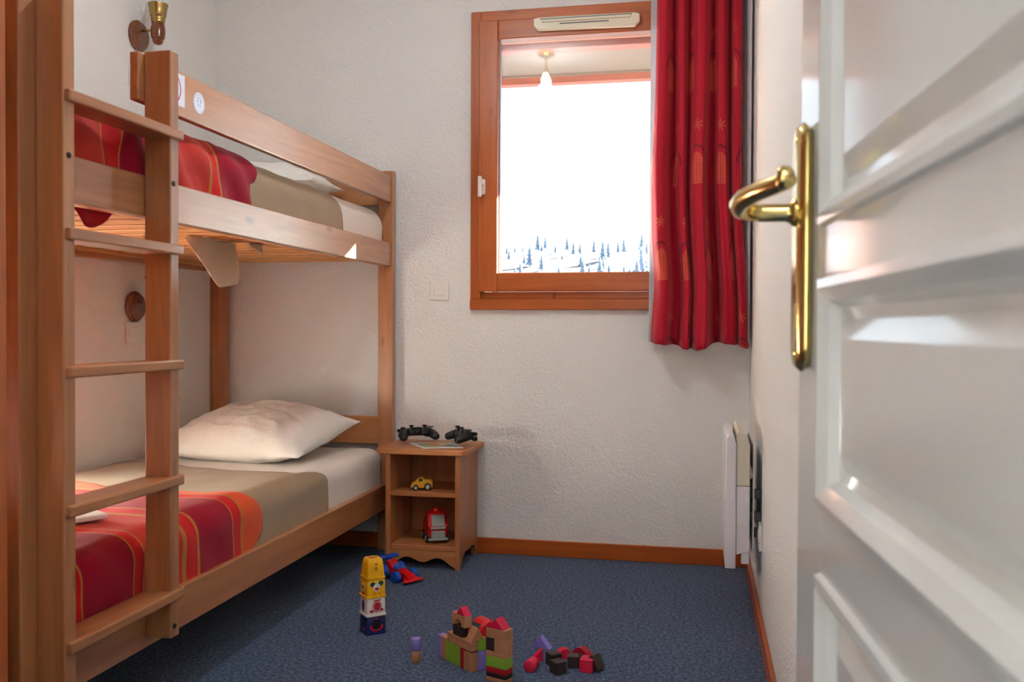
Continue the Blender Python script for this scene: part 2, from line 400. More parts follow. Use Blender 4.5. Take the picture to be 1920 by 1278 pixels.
for k in range(110):
    y = rt.uniform(50, 96)
    d = y + 3.69
    x = 2.07 + d * rt.uniform(-.29, -.03)
    if any((x - p[0]) ** 2 + (y - p[1]) ** 2 < 1.6 for p in spots): continue
    spots.append((x, y))
    tree_at(x, y, rt.uniform(.7, 2.0))

# ================================================================== DOOR (right foreground)
DP = Vector((2.1721, -2.6828, 0)); DD = Vector((-.0768, .99705, 0)).normalized(); DN = Vector((-DD.y, DD.x, 0))   # dir away, normal to the room
# local frame: x = t (from free edge toward hinge), y = outward normal, z up
DM = Matrix(((-DD.x, DN.x, 0, DP.x), (-DD.y, DN.y, 0, DP.y), (0, 0, 1, 0), (0, 0, 0, 1)))
door = thing('door_1', DP, 'white panelled interior door standing open', kind='structure')
def dobj(name, bm, mat, parent=None, **k): return obj(name, xf(bm, DM), mat, parent or door, **k)
DW = .755
P_T0, P_T1 = .121, DW - .121
panels = [(.15, .697), (.771, .971), (1.030, 1.96)]
dobj('door_stile', box(0, P_T0, -.040, 0, .008, 2.06, .0015), DOORP)
dobj('door_stile', box(P_T1, DW, -.040, 0, .008, 2.06, .0015), DOORP)
zz = [.008] + [z for p in panels for z in p] + [2.06]
for i in range(0, len(zz), 2):
    dobj('door_rail', box(P_T0, P_T1, -.040, 0, zz[i], zz[i + 1]), DOORP)
for z0, z1 in panels:
    b = NB(); prof = [(-.006, 0), (-.004, .006), (.004, .007), (.010, .003), (.016, -.001), (.022, -.011), (.032, -.013), (.050, -.004)]
    rings = []
    for ins, n in prof:
        rings.append([b.verts.new((t, n, z)) for t, z in ((P_T0 + ins, z0 + ins), (P_T1 - ins, z0 + ins), (P_T1 - ins, z1 - ins), (P_T0 + ins, z1 - ins))])
    for a, c in zip(rings, rings[1:]):
        for k in range(4): b.faces.new((a[k], a[(k + 1) % 4], c[(k + 1) % 4], c[k]))
    b.faces.new(rings[-1])
    dobj('door_panel', b, DOORP)
    dobj('door_panel', box(P_T0, P_T1, -.040, -.026, z0, z1), DOORP)
# handle
b = NB(); w0, w1, z0, z1 = .018, .074, .886, 1.136
pts = []
for k in range(9):
    a = PI * k / 8; pts.append(((w0 + w1) / 2 + (w1 - w0) / 2 * math.cos(a), z1 - .028 + .028 * math.sin(a)))
for k in range(9):
    a = PI + PI * k / 8; pts.append(((w0 + w1) / 2 + (w1 - w0) / 2 * math.cos(a), z0 + .028 + .028 * math.sin(a)))
prism(b, pts, 0.0, .013, 'y', .006)
plate = dobj('handle_plate', b, BRASS, smooth=50)
b = lathe(NB(), [(.014, .010), (.014, .016), (.0105, .019), (.009, .023), (.009, .050)], 20, 'y', ((w0 + w1) / 2, 0, 1.046))
dobj('handle_rose', b, BRASS, plate, smooth=40)
cx = (w0 + w1) / 2
path = [(cx, .018, 1.046), (cx, .044, 1.046), (cx + .002, .058, 1.0465), (cx + .010, .068, 1.048), (cx + .026, .071, 1.0505), (cx + .05, .069, 1.054), (cx + .08, .060, 1.0565), (cx + .105, .049, 1.058), (cx + .122, .040, 1.061)]
dobj('door_lever', tube(NB(), path, [.0088, .0085, .009, .0095, .010, .0098, .009, .0085, .0078], 16), BRASS, plate, smooth=60)
b = lathe(NB(), [(.006, .0), (.010, .004), (.011, .010), (.008, .015)], 14, 'y')
xf(b, Matrix.Translation((cx + .122, .036, 1.0615)))
dobj('lever_tip', b, BRASS, plate, smooth=60)
for z in (1.118, .904):
    dobj('screw', lathe(NB(), [(.0035, .012), (.003, .0142)], 10, 'y', (cx, 0, z)), BRASS, plate)
dobj('key_hole', box(cx - .003, cx + .003, .0125, .0134, .955, .975), DARKG, plate)

# ================================================================== WARDROBE at far left edge
wd = thing('wardrobe', (.42, -2.6, 0), 'orange varnished wooden wardrobe edge at the far left behind the bed foot', 'wardrobe')
obj('side_panel', box(.858, .880, -2.86, -2.285, 0, 2.2, .002), FW['z'], wd)
obj('side_panel', box(.003, .025, -2.86, -2.285, 0.07, 2.2, .002), FW['z'], wd)
obj('back_panel', box(.025, .858, -2.300, -2.287, .02, 2.18), FW['z'], wd)
obj('top_board', box(.003, .880, -2.86, -2.285, 2.2, 2.225, .002), FW['x'], wd)
for x0, x1 in ((.028, .441), (.444, .856)):
    d = obj('door', box(x0, x1, -2.885, -2.862, .06, 2.19, .003), FW['z'], wd)
    obj('knob', lathe(NB(), [(.006, -2.90), (.013, -2.91), (.012, -2.92)], 12, 'y', (.42 if x0 < .2 else .465, 0, 1.05)), BRASS, d)

# ================================================================== BUNK BED
bed = thing('bunk_bed', (.42, -1.1, 0), 'beech wood bunk bed with a fixed ladder along the left wall', 'bunk bed')
XP, XRL = .827, .819
def part(name, *a, ax='z', bev=.003, **k):
    return obj(name, box(*a, bev, 2), BW[ax], bed, **k)
PX0 = .7626
part('post', PX0, XP, -.055, -.021, 0, 1.572)
part('post', PX0, XP, -2.192, -2.1455, 0, 1.572)
part('post', .001, .074, -.055, -.021, 0, 1.45, ax='z')
part('post', .001, .074, -2.197, -2.163, 0, 1.45)
yA, yB = -2.1452, -.0552
for z0, z1 in ((1.179, 1.2745), (.184, .2855)):
    part('side_rail', XRL - .025, XRL, yA, yB, z0, z1, ax='y')
    part('side_rail', .001, .026, yA, yB, z0 - .018 if z0 > 1 else z0, z1, ax='y')
part('guard_rail', XRL - .022, XRL, -1.806, yB, 1.4415, 1.5508, ax='y')
part('guard_rail', .001, .022, yA, yB, 1.33, 1.42, ax='y')
for ya, yb in ((-.052, -.028), (-2.190, -2.166)):
    part('end_rail', .074, PX0, ya, yb, 1.222, 1.30, ax='x')
    part('end_board', .074, PX0, ya, yb, 1.432, 1.548, ax='x')
    part('end_board', .074, PX0, ya, yb, .4415, .5575, ax='x')
    part('end_rail', .074, PX0, ya, yb, .184, .2855, ax='x')
XS = .8844; XS0 = XRL
part('ladder_stile', XS0, XS + .0006, -2.1452, -2.1107, .2102, 1.557)
part('ladder_stile', XS0, XS + .0006, -1.7829, -1.7477, .2102, 1.557)
for z in (1.3685, 1.1048, .8395, .5720, .3087):
    part('rung', XS0 + .002, .896, -2.139, -1.742, z - .0115, z + .0115, ax='y', bev=.004)
for y in (-2.1289, -1.7695):
    for z in (1.2548, .236):
        t = obj('bolt', lathe(NB(), [(.0062, XS), (.0062, XS + .002), (.0045, XS + .0032)], 14, 'x', (0, y, z)), BOLT, bed)
obj('bolt', lathe(NB(), [(.007, 0), (.006, .003)], 14, 'y', (.790, -2.2005, 1.22)), BOLT, bed)
# slats
ys = [-.16 - .1075 * k for k in range(19)]
for zt, cl in ((1.194, 1.180), (.203, .188)):
    for x0, x1 in ((.026, .046), (.774, .794)):
        obj('slat_cleat', box(x0, x1, yA + .01, yB - .01, cl, zt), SW['y'], bed)
me0 = None
for zt in (1.194, .203):
    for k, y in enumerate(ys):
        if me0 is None:
            s0 = obj('slat', box(.028, .792, y - .036, y + .036, zt, zt + .016, .002), SW['x'], bed); me0 = s0; z_ref, y_ref = zt, y
        else:
            s = me0.copy(); COL.objects.link(s); s.parent = bed; s.location = (0, y - y_ref, zt - z_ref)
# stickers on the guard rail
STK = plain('sticker_white', (226, 232, 244), .3)
INK = plain('sticker_ink', (110, 130, 175), .5); RINK = plain('sticker_red', (200, 30, 40), .5)
st = obj('round_sticker', lathe(NB(), [(.0265, XRL), (.0265, XRL + .0006)], 36, 'x', (0, -1.547, 1.4945)), STK, bed, label='round white sticker with blue print')
b = NB(); cy, cz = -1.547, 1.4945; X = XRL + .0007
def arc(bm, cy, cz, r, a0, a1, w, X, n=16):
    for k in range(n):
        p = [math.radians(a0 + (a1 - a0) * q / n) for q in (k, k + 1)]
        vs = [bm.verts.new((X, cy + rr * math.cos(t), cz + rr * math.sin(t))) for t, rr in ((p[0], r), (p[1], r), (p[1], r + w), (p[0], r + w))]
        bm.faces.new(vs)
arc(b, cy, cz, .0222, 0, 360, .0008, X, 36); arc(b, cy, cz + .006, .007, 0, 180, .0014, X)
bx(b, X - .0001, X, cy - .0095, cy - .006, cz + .001, cz + .007); bx(b, X - .0001, X, cy + .006, cy + .0095, cz + .001, cz + .007)
bx(b, X - .0001, X, cy - .011, cy + .012, cz - .0045, cz - .0035); bx(b, X - .0001, X, cy - .009, cy + .009, cz - .009, cz - .0083)
obj('sticker_print', b, INK, st)
st = obj('warning_sticker', box(XRL, XRL + .0006, -1.735, -1.6135, 1.466, 1.5445), STK, bed, label='white sticker with a red ring')
b = NB(); arc(b, -1.668, 1.506, .034, 0, 360, .004, X, 30); obj('sticker_print', b, RINK, st)

# ---- bedding
def drape(name, mat, y0f, y1f, zt, xf_, zb, x0=.035, rad=.055, nz=.004, seed=0, ny=60, ns=70, parent=None, amp2=0, drop_end=0, **kw):
    """cloth over the mattress: along Y from y0f(s) to y1f(s), across from the wall to the front edge and down the side"""
    b = NB()
    top_len = xf_ - rad - x0; arc_len = rad * PI / 2; side = max(.01, (zt - rad) - zb); tot = top_len + arc_len + side
    def fn(u, v):
        s = u * tot
        if s < top_len: x, z, nx, nzz = x0 + s, zt, 0, 1
        elif s < top_len + arc_len:
            a = (s - top_len) / rad; x = xf_ - rad + rad * math.sin(a); z = zt - rad + rad * math.cos(a); nx, nzz = math.sin(a), math.cos(a)
        else: x, z, nx, nzz = xf_, zt - rad - (s - top_len - arc_len), 1, 0
        y = y0f(x, z) * (1 - v) + y1f(x, z) * v
        x_, z_ = min(x, .79), zt if nzz > .99 else z
        d = .003 * noise.noise(Vector((x * 6, y * 6, 1))) + nz * (.6 + .5 * noise.noise(Vector((x * 15, y * 13, z * 8 + seed + 9))))
        if amp2:
            d += amp2 * (math.sin((y * 1.0 + (z if nx > .3 else .3 * x) * .9) * 38 + seed) * .5 + .3 * noise.noise(Vector((x * 3, y * 9 + z * 7, seed)))) * (.25 + .75 * nx)
        d = max(d, -.003 if nz < .0035 else .0005)
        if drop_end:
            e = max(0, min(1, (y - (y1f(x, z) - .06)) / .06)); z -= nzz * drop_end * e * e; x -= nx * drop_end * .5 * e * e
        return (x + nx * d, y, z + nzz * d)
    grid(b, fn, ns, ny)
    return obj(name, b, mat, parent, smooth=80, mods=[('SOLIDIFY', dict(thickness=.0035, offset=1))], **kw)

MATT = fabric('mattress_cover', (222, 214, 206), wr=.15)
def mattress(label, z0, z1, y0, y1, seed):
    b = box(.032, .781, y0, y1, z0, z1 - .004, .056, 5)
    bmesh.ops.subdivide_edges(b, edges=b.edges, cuts=2, use_grid_fill=True)
    for v in b.verts:
        v.co.z += .004 * noise.noise(Vector((v.co.x * 5, v.co.y * 5, seed)))
        if v.co.z < z0: v.co.z = z0
    return obj('mattress', b, MATT, smooth=60, label=label, cat='mattress')
mattress('mattress under a white sheet on the lower bunk', .2205, .424, -2.155, -.062, 1)
mattress('mattress under a white sheet on the upper bunk', 1.2115, 1.405, -2.155, -.062, 5)

def sm(a, b, x): t = max(0, min(1, (x - a) / (b - a))); return t * t * (3 - 2 * t)
c = lambda v: (lambda x, z: v)
# lower bunk
drape('fitted_sheet', SHEET, c(-.95), lambda x, z: -.075 if z > .38 else -.085, .4285, .7915, .25, nz=.002, seed=2, rad=.05, amp2=.0016, drop_end=.02,
      label='white sheet at the head of the lower bunk, below the pillow', cat='bed sheet')
drape('blanket', BEIGE, c(-2.14), lambda x, z: (-.70 - .11 * sm(.1, .5, x)) + .15 * sm(.74, .7936, x) + .02 * noise.noise(Vector((x * 8, 0, 0))), .4325, .7936, .245, nz=.004, seed=4, rad=.052, amp2=.0012,
      label='beige blanket tucked in on the lower bunk', cat='blanket')
ORG = (220, 84, 40); RED = (196, 14, 18); CRM = (150, 0, 36); YEL = (180, 116, 44); SAL = (186, 50, 38)
bl = [(-2.3, SAL), (-2.02, YEL), (-2.012, RED), (-1.985, YEL), (-1.978, CRM), (-1.803, YEL), (-1.797, RED), (-1.762, YEL), (-1.756, SAL), (-1.60, YEL), (-1.588, RED), (-1.53, YEL), (-1.522, CRM),
      (-1.352, YEL), (-1.345, RED), (-1.300, YEL), (-1.294, ORG)]
def shift(bands, d): return [(y - d, cc) for y, cc in bands]
def redl_b(x, z):
    top = -1.14 - .10 * sm(.12, .4, x) + .03 * sm(.6, .78, x)
    side = -1.165 - (7 if z > .36 else 12) * (z - .36) ** 2
    k = sm(.735, .7965, x)
    return top * (1 - k) + side * k + .008 * noise.noise(Vector((x * 9, z * 9, 4)))
rb = drape('bedspread', stripes_material('striped_bedspread', shift(bl, -1.65)), c(-2.14), redl_b, .440, .7965, .262, nz=.007, seed=11, rad=.058, amp2=.004, ny=90, drop_end=.003,
      label='red and orange striped bedspread across the foot of the lower bunk', cat='bedspread', base=(.42, -1.65, .25))
# upper bunk
drape('fitted_sheet', SHEET, c(-.85), c(-.060), 1.408, .7915, 1.235, nz=.002, seed=22, rad=.075, amp2=.0016, drop_end=.045,
      label='white sheet at the head of the upper bunk', cat='bed sheet')
drape('blanket', BEIGE, c(-2.14), lambda x, z: -.60 - .02 * sm(1.28, 1.40, z) + .07 * sm(.7, .79, x), 1.4125, .7936, 1.235, nz=.004, seed=24, rad=.077, amp2=.001,
      label='beige blanket tucked in on the upper bunk', cat='blanket')
bu = [(-2.3, CRM), (-2.15, YEL), (-2.14, SAL), (-1.915, YEL), (-1.907, RED), (-1.850, YEL), (-1.842, CRM), (-1.69, SAL), (-1.475, YEL), (-1.465, RED), (-1.425, YEL), (-1.415, CRM)]
ur = drape('bedspread', stripes_material('striped_bedspread_upper', shift(bu, -1.68), wob=.03), c(-2.14), lambda x, z: -1.25 + .05 * sm(1.30, 1.38, z) - .03 * sm(1.38, 1.42, z), 1.424, .7975, 1.24, nz=.010, seed=31, rad=.080, amp2=.010, ny=110, drop_end=.006,
      label='red and orange striped bedspread bunched on the upper bunk', cat='bedspread', base=(.42, -1.68, 1.24))
b = NB()
def flap(u, v):
    y = -1.955 + .15 * u; w = math.sin(PI * u) ** .7
    return (.752 + .012 * math.sin(v * PI) + .006 * math.sin(u * 9), y, 1.215 - (.012 + .058 * w) * v)
grid(b, flap, 16, 8)
obj('hanging_edge', b, plain('crimson_cloth', (168, 10, 34), .85), ur, smooth=80, mods=[('SOLIDIFY', dict(thickness=.004))])
# cream sheet corner hanging through the slats
b = NB()
def hang(u, v):
    y = -1.25 + .285 * u; drop = .010 + .134 * min(1, u / .68) ** .85 * (1 - .10 * max(0, u - .7) / .3)
    return (.61 + .010 * math.sin(u * 7) + .008 * math.sin(v * 4 + u * 5), y - .004 * v, 1.1935 - drop * v)
grid(b, hang, 24, 14)
obj('hanging_sheet', b, CREAMC, smooth=80, mods=[('SOLIDIFY', dict(thickness=.003))], label='corner of a cream sheet hanging down below the upper bunk slats', cat='sheet')
b = NB(); grid(b, lambda u, v: (.66 + .02 * math.sin(u * 5), -.98 + .15 * u, 1.1935 - .028 * math.sin(PI * min(1, u * 1.1)) ** .6 * v), 12, 4)
obj('hanging_sheet', b, CREAMC, smooth=80, mods=[('SOLIDIFY', dict(thickness=.003))], label='small fold of cream sheet poking below the upper slats, toward the bed head', cat='sheet')

# pillows
def pillow(cx, cy, cz, L_, W_, H_, rz, tilt, label, seed, mat=PILLOW, roll=0):
    b = NB()
    N = 64
    for side in (1, -1):
        V = []
        for j in range(N + 1):
            row = []
            for i in range(N + 1):
                u = i / N * 2 - 1; w = j / N * 2 - 1
                prof = max(0, (1 - abs(u) ** 2.6)) ** .62 * max(0, (1 - abs(w) ** 2.6)) ** .62
                pinch = 1 - .05 * (1 - abs(u) ** 2) * (abs(w) ** 3); pin2 = 1 - .06 * (1 - abs(w) ** 2) * (abs(u) ** 3)
                x = u * L_ / 2 * pin2; y = w * W_ / 2 * pinch
                n = noise.noise(Vector((x * 7, y * 7, seed))) * .016 + noise.noise(Vector((x * 16, y * 14, seed + 3))) * .009 - .010 * max(0, 1 - abs((x * .55 + y - .06 * math.sin(x * 9)) / .022)) * (1 if side > 0 else 0)
                rg = (1 - abs(noise.noise(Vector((x * 9 + .5 * y, y * 13 - 2 * x, seed + 7))) * 2.2)) ** 3 * .007; cr = .006 * math.sin(18 * (u + .4 * w) + seed) * (abs(u) ** 2) + max(0, rg)
                z = side * (H_ / 2 * prof * (1 if side > 0 else .55) + (n + cr) * prof)
                row.append(b.verts.new((x, y, z)))
            V.append(row)
        for j in range(N):
            for i in range(N):
                f = (V[j][i], V[j][i + 1], V[j + 1][i + 1], V[j + 1][i]); b.faces.new(f if side > 0 else f[::-1])
    bmesh.ops.remove_doubles(b, verts=b.verts, dist=.0004)
    # flat opening flap at one end
    xf(b, Matrix.Translation((cx, cy, cz)) @ Matrix.Rotation(rz, 4, 'Z') @ Matrix.Rotation(tilt, 4, 'X') @ Matrix.Rotation(roll, 4, 'Y'))
    return obj('pillow', b, mat, smooth=80, label=label, cat='pillow')
pillow(.412, -.415, .508, .61, .54, .225, math.radians(-3), math.radians(8), 'plump white pillow lying on the lower bunk', 3)
pillow(.36, -.36, 1.475, .60, .50, .16, math.radians(8), math.radians(4), 'flat white pillow lying on the upper bunk', 8)

# white tablet-like slab on the bedspread
tb = thing('white_console', (.529, -1.719, .454), 'flat white electronic slab with a grey strip lying on the lower bedspread', 'electronic device', rz=math.radians(-30))
obj('body', box(-.08, .08, -.10, .10, .0, .014, .004, 2), WHITE, tb, world=False)
obj('grey_strip', box(-.060, .040, .045, .060, .0138, .0148), GREYP, tb, world=False)

# ================================================================== WALL LAMPS
def wall_lamp(y, z, label, head_dx=.088, lit=False, rz=0):
    t = thing('wall_lamp', (0, y, z), label, 'wall lamp', None)
    pl = obj('back_plate', lathe(NB(), [(.054, .0), (.057, .004), (.057, .010), (.052, .014), (.050, .015), (.0495, .019), (.046, .022), (.043, .0225)], 40, 'x', (0, y, z)), DKW, t, smooth=35)
    obj('screw', lathe(NB(), [(.004, .022), (.003, .0245)], 10, 'x', (0, y - .018, z - .018)), OLDB, pl)
    zz = z + .018; hx = head_dx
    obj('arm', lathe(NB(), [(.006, .022), (.005, .03), (.0058, .034), (.0045, .04), (.0058, .046), (.0045, .05), (.0045, hx - .01)], 14, 'x', (0, y, zz)), OLDB, t, smooth=40)
    hd = obj('lamp_holder', lathe(NB(), [(.004, -.056), (.012, -.054), (.018, -.046), (.0195, -.040), (.0185, -.037), (.024, -.030), (.0265, -.010), (.0255, .008), (.0225, .018), (.0235, .020), (.0225, .024)], 28, 'z', (hx, y, zz)), DKW, t, smooth=30)
    obj('brass_cup', lathe(NB(), [(.022, .024), (.0245, .027), (.0245, .034), (.0262, .036), (.0262, .044), (.0285, .047), (.031, .066), (.0335, .082), (.036, .090), (.0365, .094), (.033, .094), (.028, .06), (.022, .045), (.010, .040)], 28, 'z', (hx, y, zz)), OLDB, t, smooth=30)
    obj('light_bulb', lathe(NB(), [(.008, .040), (.009, .075), (.012, .09), (.017, .104), (.0175, .115), (.013, .130), (.004, .140)], 18, 'z', (hx, y, zz)), plain('bulb_glass', (224, 232, 240), .12), t, smooth=60)
    return t
wall_lamp(-.577, 2.010, 'turned wood and brass wall lamp high above the upper bunk')
wall_lamp(-.602, 1.000, 'turned wood wall lamp half hidden behind the ladder above the lower bunk')

# ================================================================== SWITCHES / SOCKET
def switch(frame, name, label, cat='light switch', rocker=True, origin=(0, 0, 0), axis='y'):
    pass
sw = thing('light_switch', (1.013, 0, 1.08), 'white square light switch on the back wall left of the window', 'light switch')
fr = obj('frame', box(.973, 1.0525, -.010, -.0005, 1.0405, 1.120, .002), WHITE, sw)
obj('rocker', box(.990, 1.0315, -.0135, -.0095, 1.058, 1.103, .0015), WHITE, fr)
for (y, z, lb) in ((-.593, 1.858, 'white switch plate under the upper wall lamp, partly behind the guard rail end'), (-.612, .902, 'white switch plate under the lower wall lamp')):
    sw = thing('light_switch', (0, y, z), lb, 'light switch')
    fr = obj('frame', box(.0005, .010, y - .04, y + .04, z - .04, z + .04, .002), WHITE, sw)
    obj('rocker', box(.0095, .0135, y - .022, y + .022, z - .022, z + .022, .0015), WHITE, fr)
sk = thing('wall_socket', (XR, -.765, .29), 'white power socket low on the right wall beyond the door', 'socket')
fr = obj('frame', box(XR - .010, XR - .0005, -.805, -.725, .25, .33, .002), WHITE, sk)
obj('insert', lathe(NB(), [(.020, XR - .012), (.020, XR - .0095)], 24, 'x', (0, -.765, .29)), CREAM, fr)

# ================================================================== HEATER on right wall
ht = thing('wall_heater', (2.2, -.64, .18), 'white electric panel heater on the right wall', 'heater')
obj('front_cover', prism(NB(), [(2.1835, .19), (2.1835, .575), (2.175, .604), (2.160, .606), (2.1515, .590), (2.1515, .19)], -.79, -.44, 'y', .003), HEATA, ht)
obj('upper_casing', prism(NB(), [(2.1838, .445), (2.2245, .445), (2.2245, .570), (2.215, .606), (2.190, .612), (2.1838, .606)], -.786, -.444, 'y', .003), HEATB, ht)
obj('lower_casing', prism(NB(), [(2.1838, .232), (2.2245, .245), (2.2245, .4445), (2.1838, .4445)], -.786, -.444, 'y', .003), HEATA, ht)
obj('control_knob', prism(NB(), [(2.2245, .515), (2.2365, .478), (2.2365, .470), (2.2245, .462)], -.76, -.73, 'y', .001), HEATB, ht)
obj('foot', box(2.200, 2.2235, -.784, -.76, .205, .246, .002), HEATA, ht)
obj('mounting_plate', box(2.2335, 2.238, -.775, -.46, .235, .575, .002), HEATA, ht)
for z in (.28, .33, .40):
    obj('bracket', box(2.2238, XR - .0006, -.74, -.72, z, z + .028, .001), GREYP, ht)
obj('name_badge', lathe(NB(), [(.008, -.7866), (.007, -.7875)], 18, 'y', (2.197, 0, .325)), CREAM, ht)

# ================================================================== CURTAIN
def curtain_material():
    m, nt, b = newmat('red_curtain')
    uv = node(nt, 'ShaderNodeUVMap'); uv.uv_map = 'UVMap'
    sp = node(nt, 'ShaderNodeSeparateXYZ'); L(nt, uv.outputs[0], sp.inputs[0])
    def Mx(op, a, bb=None, cc=None):
        n = node(nt, 'ShaderNodeMath', operation=op)
        for i, q in enumerate((a, bb, cc)):
            if q is None: continue
            if isinstance(q, (int, float)): n.inputs[i].default_value = q
            else: L(nt, q, n.inputs[i])
        return n.outputs[0]
    U, Vv = sp.outputs['X'], sp.outputs['Y']
    # cell .17 x .34, staggered
    row = Mx('FLOOR', Mx('DIVIDE', Vv, .36))
    us = Mx('ADD', U, Mx('MULTIPLY', row, .07))
    fu = Mx('SUBTRACT', Mx('MULTIPLY', Mx('FRACT', Mx('DIVIDE', us, .190)), .190), .095)
    fv = Mx('MULTIPLY', Mx('FRACT', Mx('DIVIDE', Vv, .36)), .36)
    # domed pavilion: rectangle 0.05<v<.12 |u|<.042 plus half disc radius .042 at v=.12
    rect = Mx('MULTIPLY', Mx('LESS_THAN', Mx('ABSOLUTE', fu), .027), Mx('MULTIPLY', Mx('GREATER_THAN', fv, .03), Mx('LESS_THAN', fv, .105)))
    rr = Mx('SQRT', Mx('ADD', Mx('MULTIPLY', fu, fu), Mx('POWER', Mx('MULTIPLY', Mx('SUBTRACT', fv, .105), .62), 2)))
    dome = Mx('MULTIPLY', Mx('LESS_THAN', rr, .027), Mx('GREATER_THAN', fv, .105))
    mask = Mx('MAXIMUM', rect, dome)
    gl = Mx('MAXIMUM', Mx('GREATER_THAN', Mx('FRACT', Mx('MULTIPLY', fv, 120)), .5), Mx('GREATER_THAN', Mx('FRACT', Mx('MULTIPLY', fu, 90)), .6))
    m1 = Mx('MULTIPLY', mask, Mx('ADD', Mx('MULTIPLY', gl, .6), .12))
    # floral burst around v=.25
    dv = Mx('SUBTRACT', fv, .25); rad = Mx('SQRT', Mx('ADD', Mx('MULTIPLY', fu, fu), Mx('MULTIPLY', dv, dv)))
    ang = Mx('ARCTAN2', fu, dv)
    pet = Mx('MULTIPLY', Mx('LESS_THAN', rad, Mx('ADD', .016, Mx('MULTIPLY', Mx('COSINE', Mx('MULTIPLY', ang, 7)), .009))), .55)
    vo = node(nt, 'ShaderNodeTexVoronoi'); vo.inputs['Scale'].default_value = 220; L(nt, uv.outputs[0], vo.inputs['Vector'])
    pet2 = Mx('MULTIPLY', pet, Mx('GREATER_THAN', vo.outputs['Distance'], .25))
    pat = Mx('MINIMUM', Mx('ADD', m1, pet2), .75)
    arcd = Mx('MULTIPLY', Mx('LESS_THAN', Mx('ABSOLUTE', Mx('SUBTRACT', rr, .042)), .0035), Mx('GREATER_THAN', fv, .105))
    c1 = node(nt, 'ShaderNodeMixRGB'); c1.inputs[1].default_value = lin(182, 4, 40); c1.inputs[2].default_value = lin(216, 98, 66); L(nt, pat, c1.inputs[0])
    c2 = node(nt, 'ShaderNodeMixRGB'); L(nt, Mx('MULTIPLY', arcd, .8), c2.inputs[0]); L(nt, c1.outputs[0], c2.inputs[1]); c2.inputs[2].default_value = lin(110, 4, 22)
    L(nt, c2.outputs[0], b.inputs['Base Color']); b.inputs['Roughness'].default_value = .62; b.inputs['Specular IOR Level'].default_value = .3
    b.inputs['Sheen Weight'].default_value = .25; b.inputs['Sheen Tint'].default_value = (1, .5, .5, 1)
    tr = node(nt, 'ShaderNodeBsdfTranslucent'); L(nt, c2.outputs[0], tr.inputs[0])
    mx = node(nt, 'ShaderNodeMixShader'); mx.inputs[0].default_value = .10
    L(nt, b.outputs[0], mx.inputs[1]); L(nt, tr.outputs[0], mx.inputs[2]); L(nt, mx.outputs[0], nt.nodes['Material Output'].inputs[0])
    return m
CZ0, CZ1 = .868, 2.36
def curtain_mesh():
    b = NB(); nu, nv = 220, 60
    cT = [.075, .285, .52, .745, .93]; cB = [.11, .36, .52, .80, .94]
    wT = [.085, .06, .09, .06, .055]; wB = [.085, .045, .08, .075, .05]
    def fn(u, v):      # v: 0 bottom .. 1 top
        z = CZ0 + (CZ1 - CZ0) * v
        tt = sm(0, 1, v)
        xl = 1.884 + .018 * tt - .006 * math.exp(-((v - .42) / .12) ** 2) + .012 * math.exp(-((v - .15) / .08) ** 2); xr = 2.253 - .030 * sm(0, .45, v)
        x = xl + (xr - xl) * u
        d = 0
        for k in range(5):
            c_ = cB[k] * (1 - tt) + cT[k] * tt; w_ = wB[k] * (1 - tt) + wT[k] * tt
            q = abs(u - c_) / w_
            d = max(d, (1, .78, 1.06, .85, .97)[k] / (1 + q ** 5 * .9))
        depth = .088 * (1.15 - .3 * tt)
        y = -.075 - depth * d + .006 * noise.noise(Vector((u * 9, v * 3, 1)))
        y += .006 * math.sin(u * 40 + v * 3) * (1 - tt)
        zz = z + (.012 * math.sin(u * 9 + 1) - .012 * d) * (1 - v) ** 8
        return (x, y, zz)
    grid(b, fn, nu, nv)
    # uv along the unrolled cloth
    uvl = b.loops.layers.uv.new('UVMap')
    acc = [0.0]
    for i in range(nu):
        p, q = Vector(fn(i / nu, .5)), Vector(fn((i + 1) / nu, .5)); acc.append(acc[-1] + (q - p).length)
    b.verts.index_update()
    for f in b.faces:
        for l in f.loops:
            idx = l.vert.index; i = idx % (nu + 1); l[uvl].uv = (acc[i], l.vert.co.z)
    return b
rod = thing('curtain_rod', (1.65, -.09, 2.38), 'wooden curtain rod above the window', 'curtain rod')
obj('pole', lathe(NB(), [(.013, 1.02), (.013, XR - .012)], 20, 'x', (0, -.10, 2.40)), FW['x'], rod, smooth=50)
obj('finial', lathe(NB(), [(.005, .99), (.02, 1.0), (.02, 1.015), (.012, 1.025)], 20, 'x', (0, -.10, 2.40)), FW['x'], rod, smooth=50)
for x in (1.08, 2.24):
    obj('bracket', box(x - .01, x + .01, -.115, -.0006, 2.380, 2.392, .002), BRASS, rod)
cur = thing('curtain', (2.06, -.1, .87), 'red curtain with gold palace motifs drawn to the right of the window', 'curtain')
obj('drape', curtain_mesh(), curtain_material(), cur, smooth=80, mods=[('SOLIDIFY', dict(thickness=.0015))])
b = NB()
def lin_fn(u, v):
    x = 1.874 + (2.2525 - 1.874) * u
    return (x, -.045 + .007 * math.sin(u * 30 + .6) - .085 * sm(.90, 1.0, u), .876 + (CZ1 - .876) * v)
grid(b, lin_fn, 60, 12); obj('lining', b, LINING, cur, smooth=80, label='off-white lining', mods=[('SOLIDIFY', dict(thickness=.0015))])
for k in range(8):
    x = 1.90 + k * .048
    r = NB(); n = 20
    tube(r, [(x, -.10 + .019 * math.cos(2 * PI * i / n), 2.398 + .019 * math.sin(2 * PI * i / n)) for i in range(n + 1)], .002, 6)
    obj('curtain_ring', r, BRASS, cur)

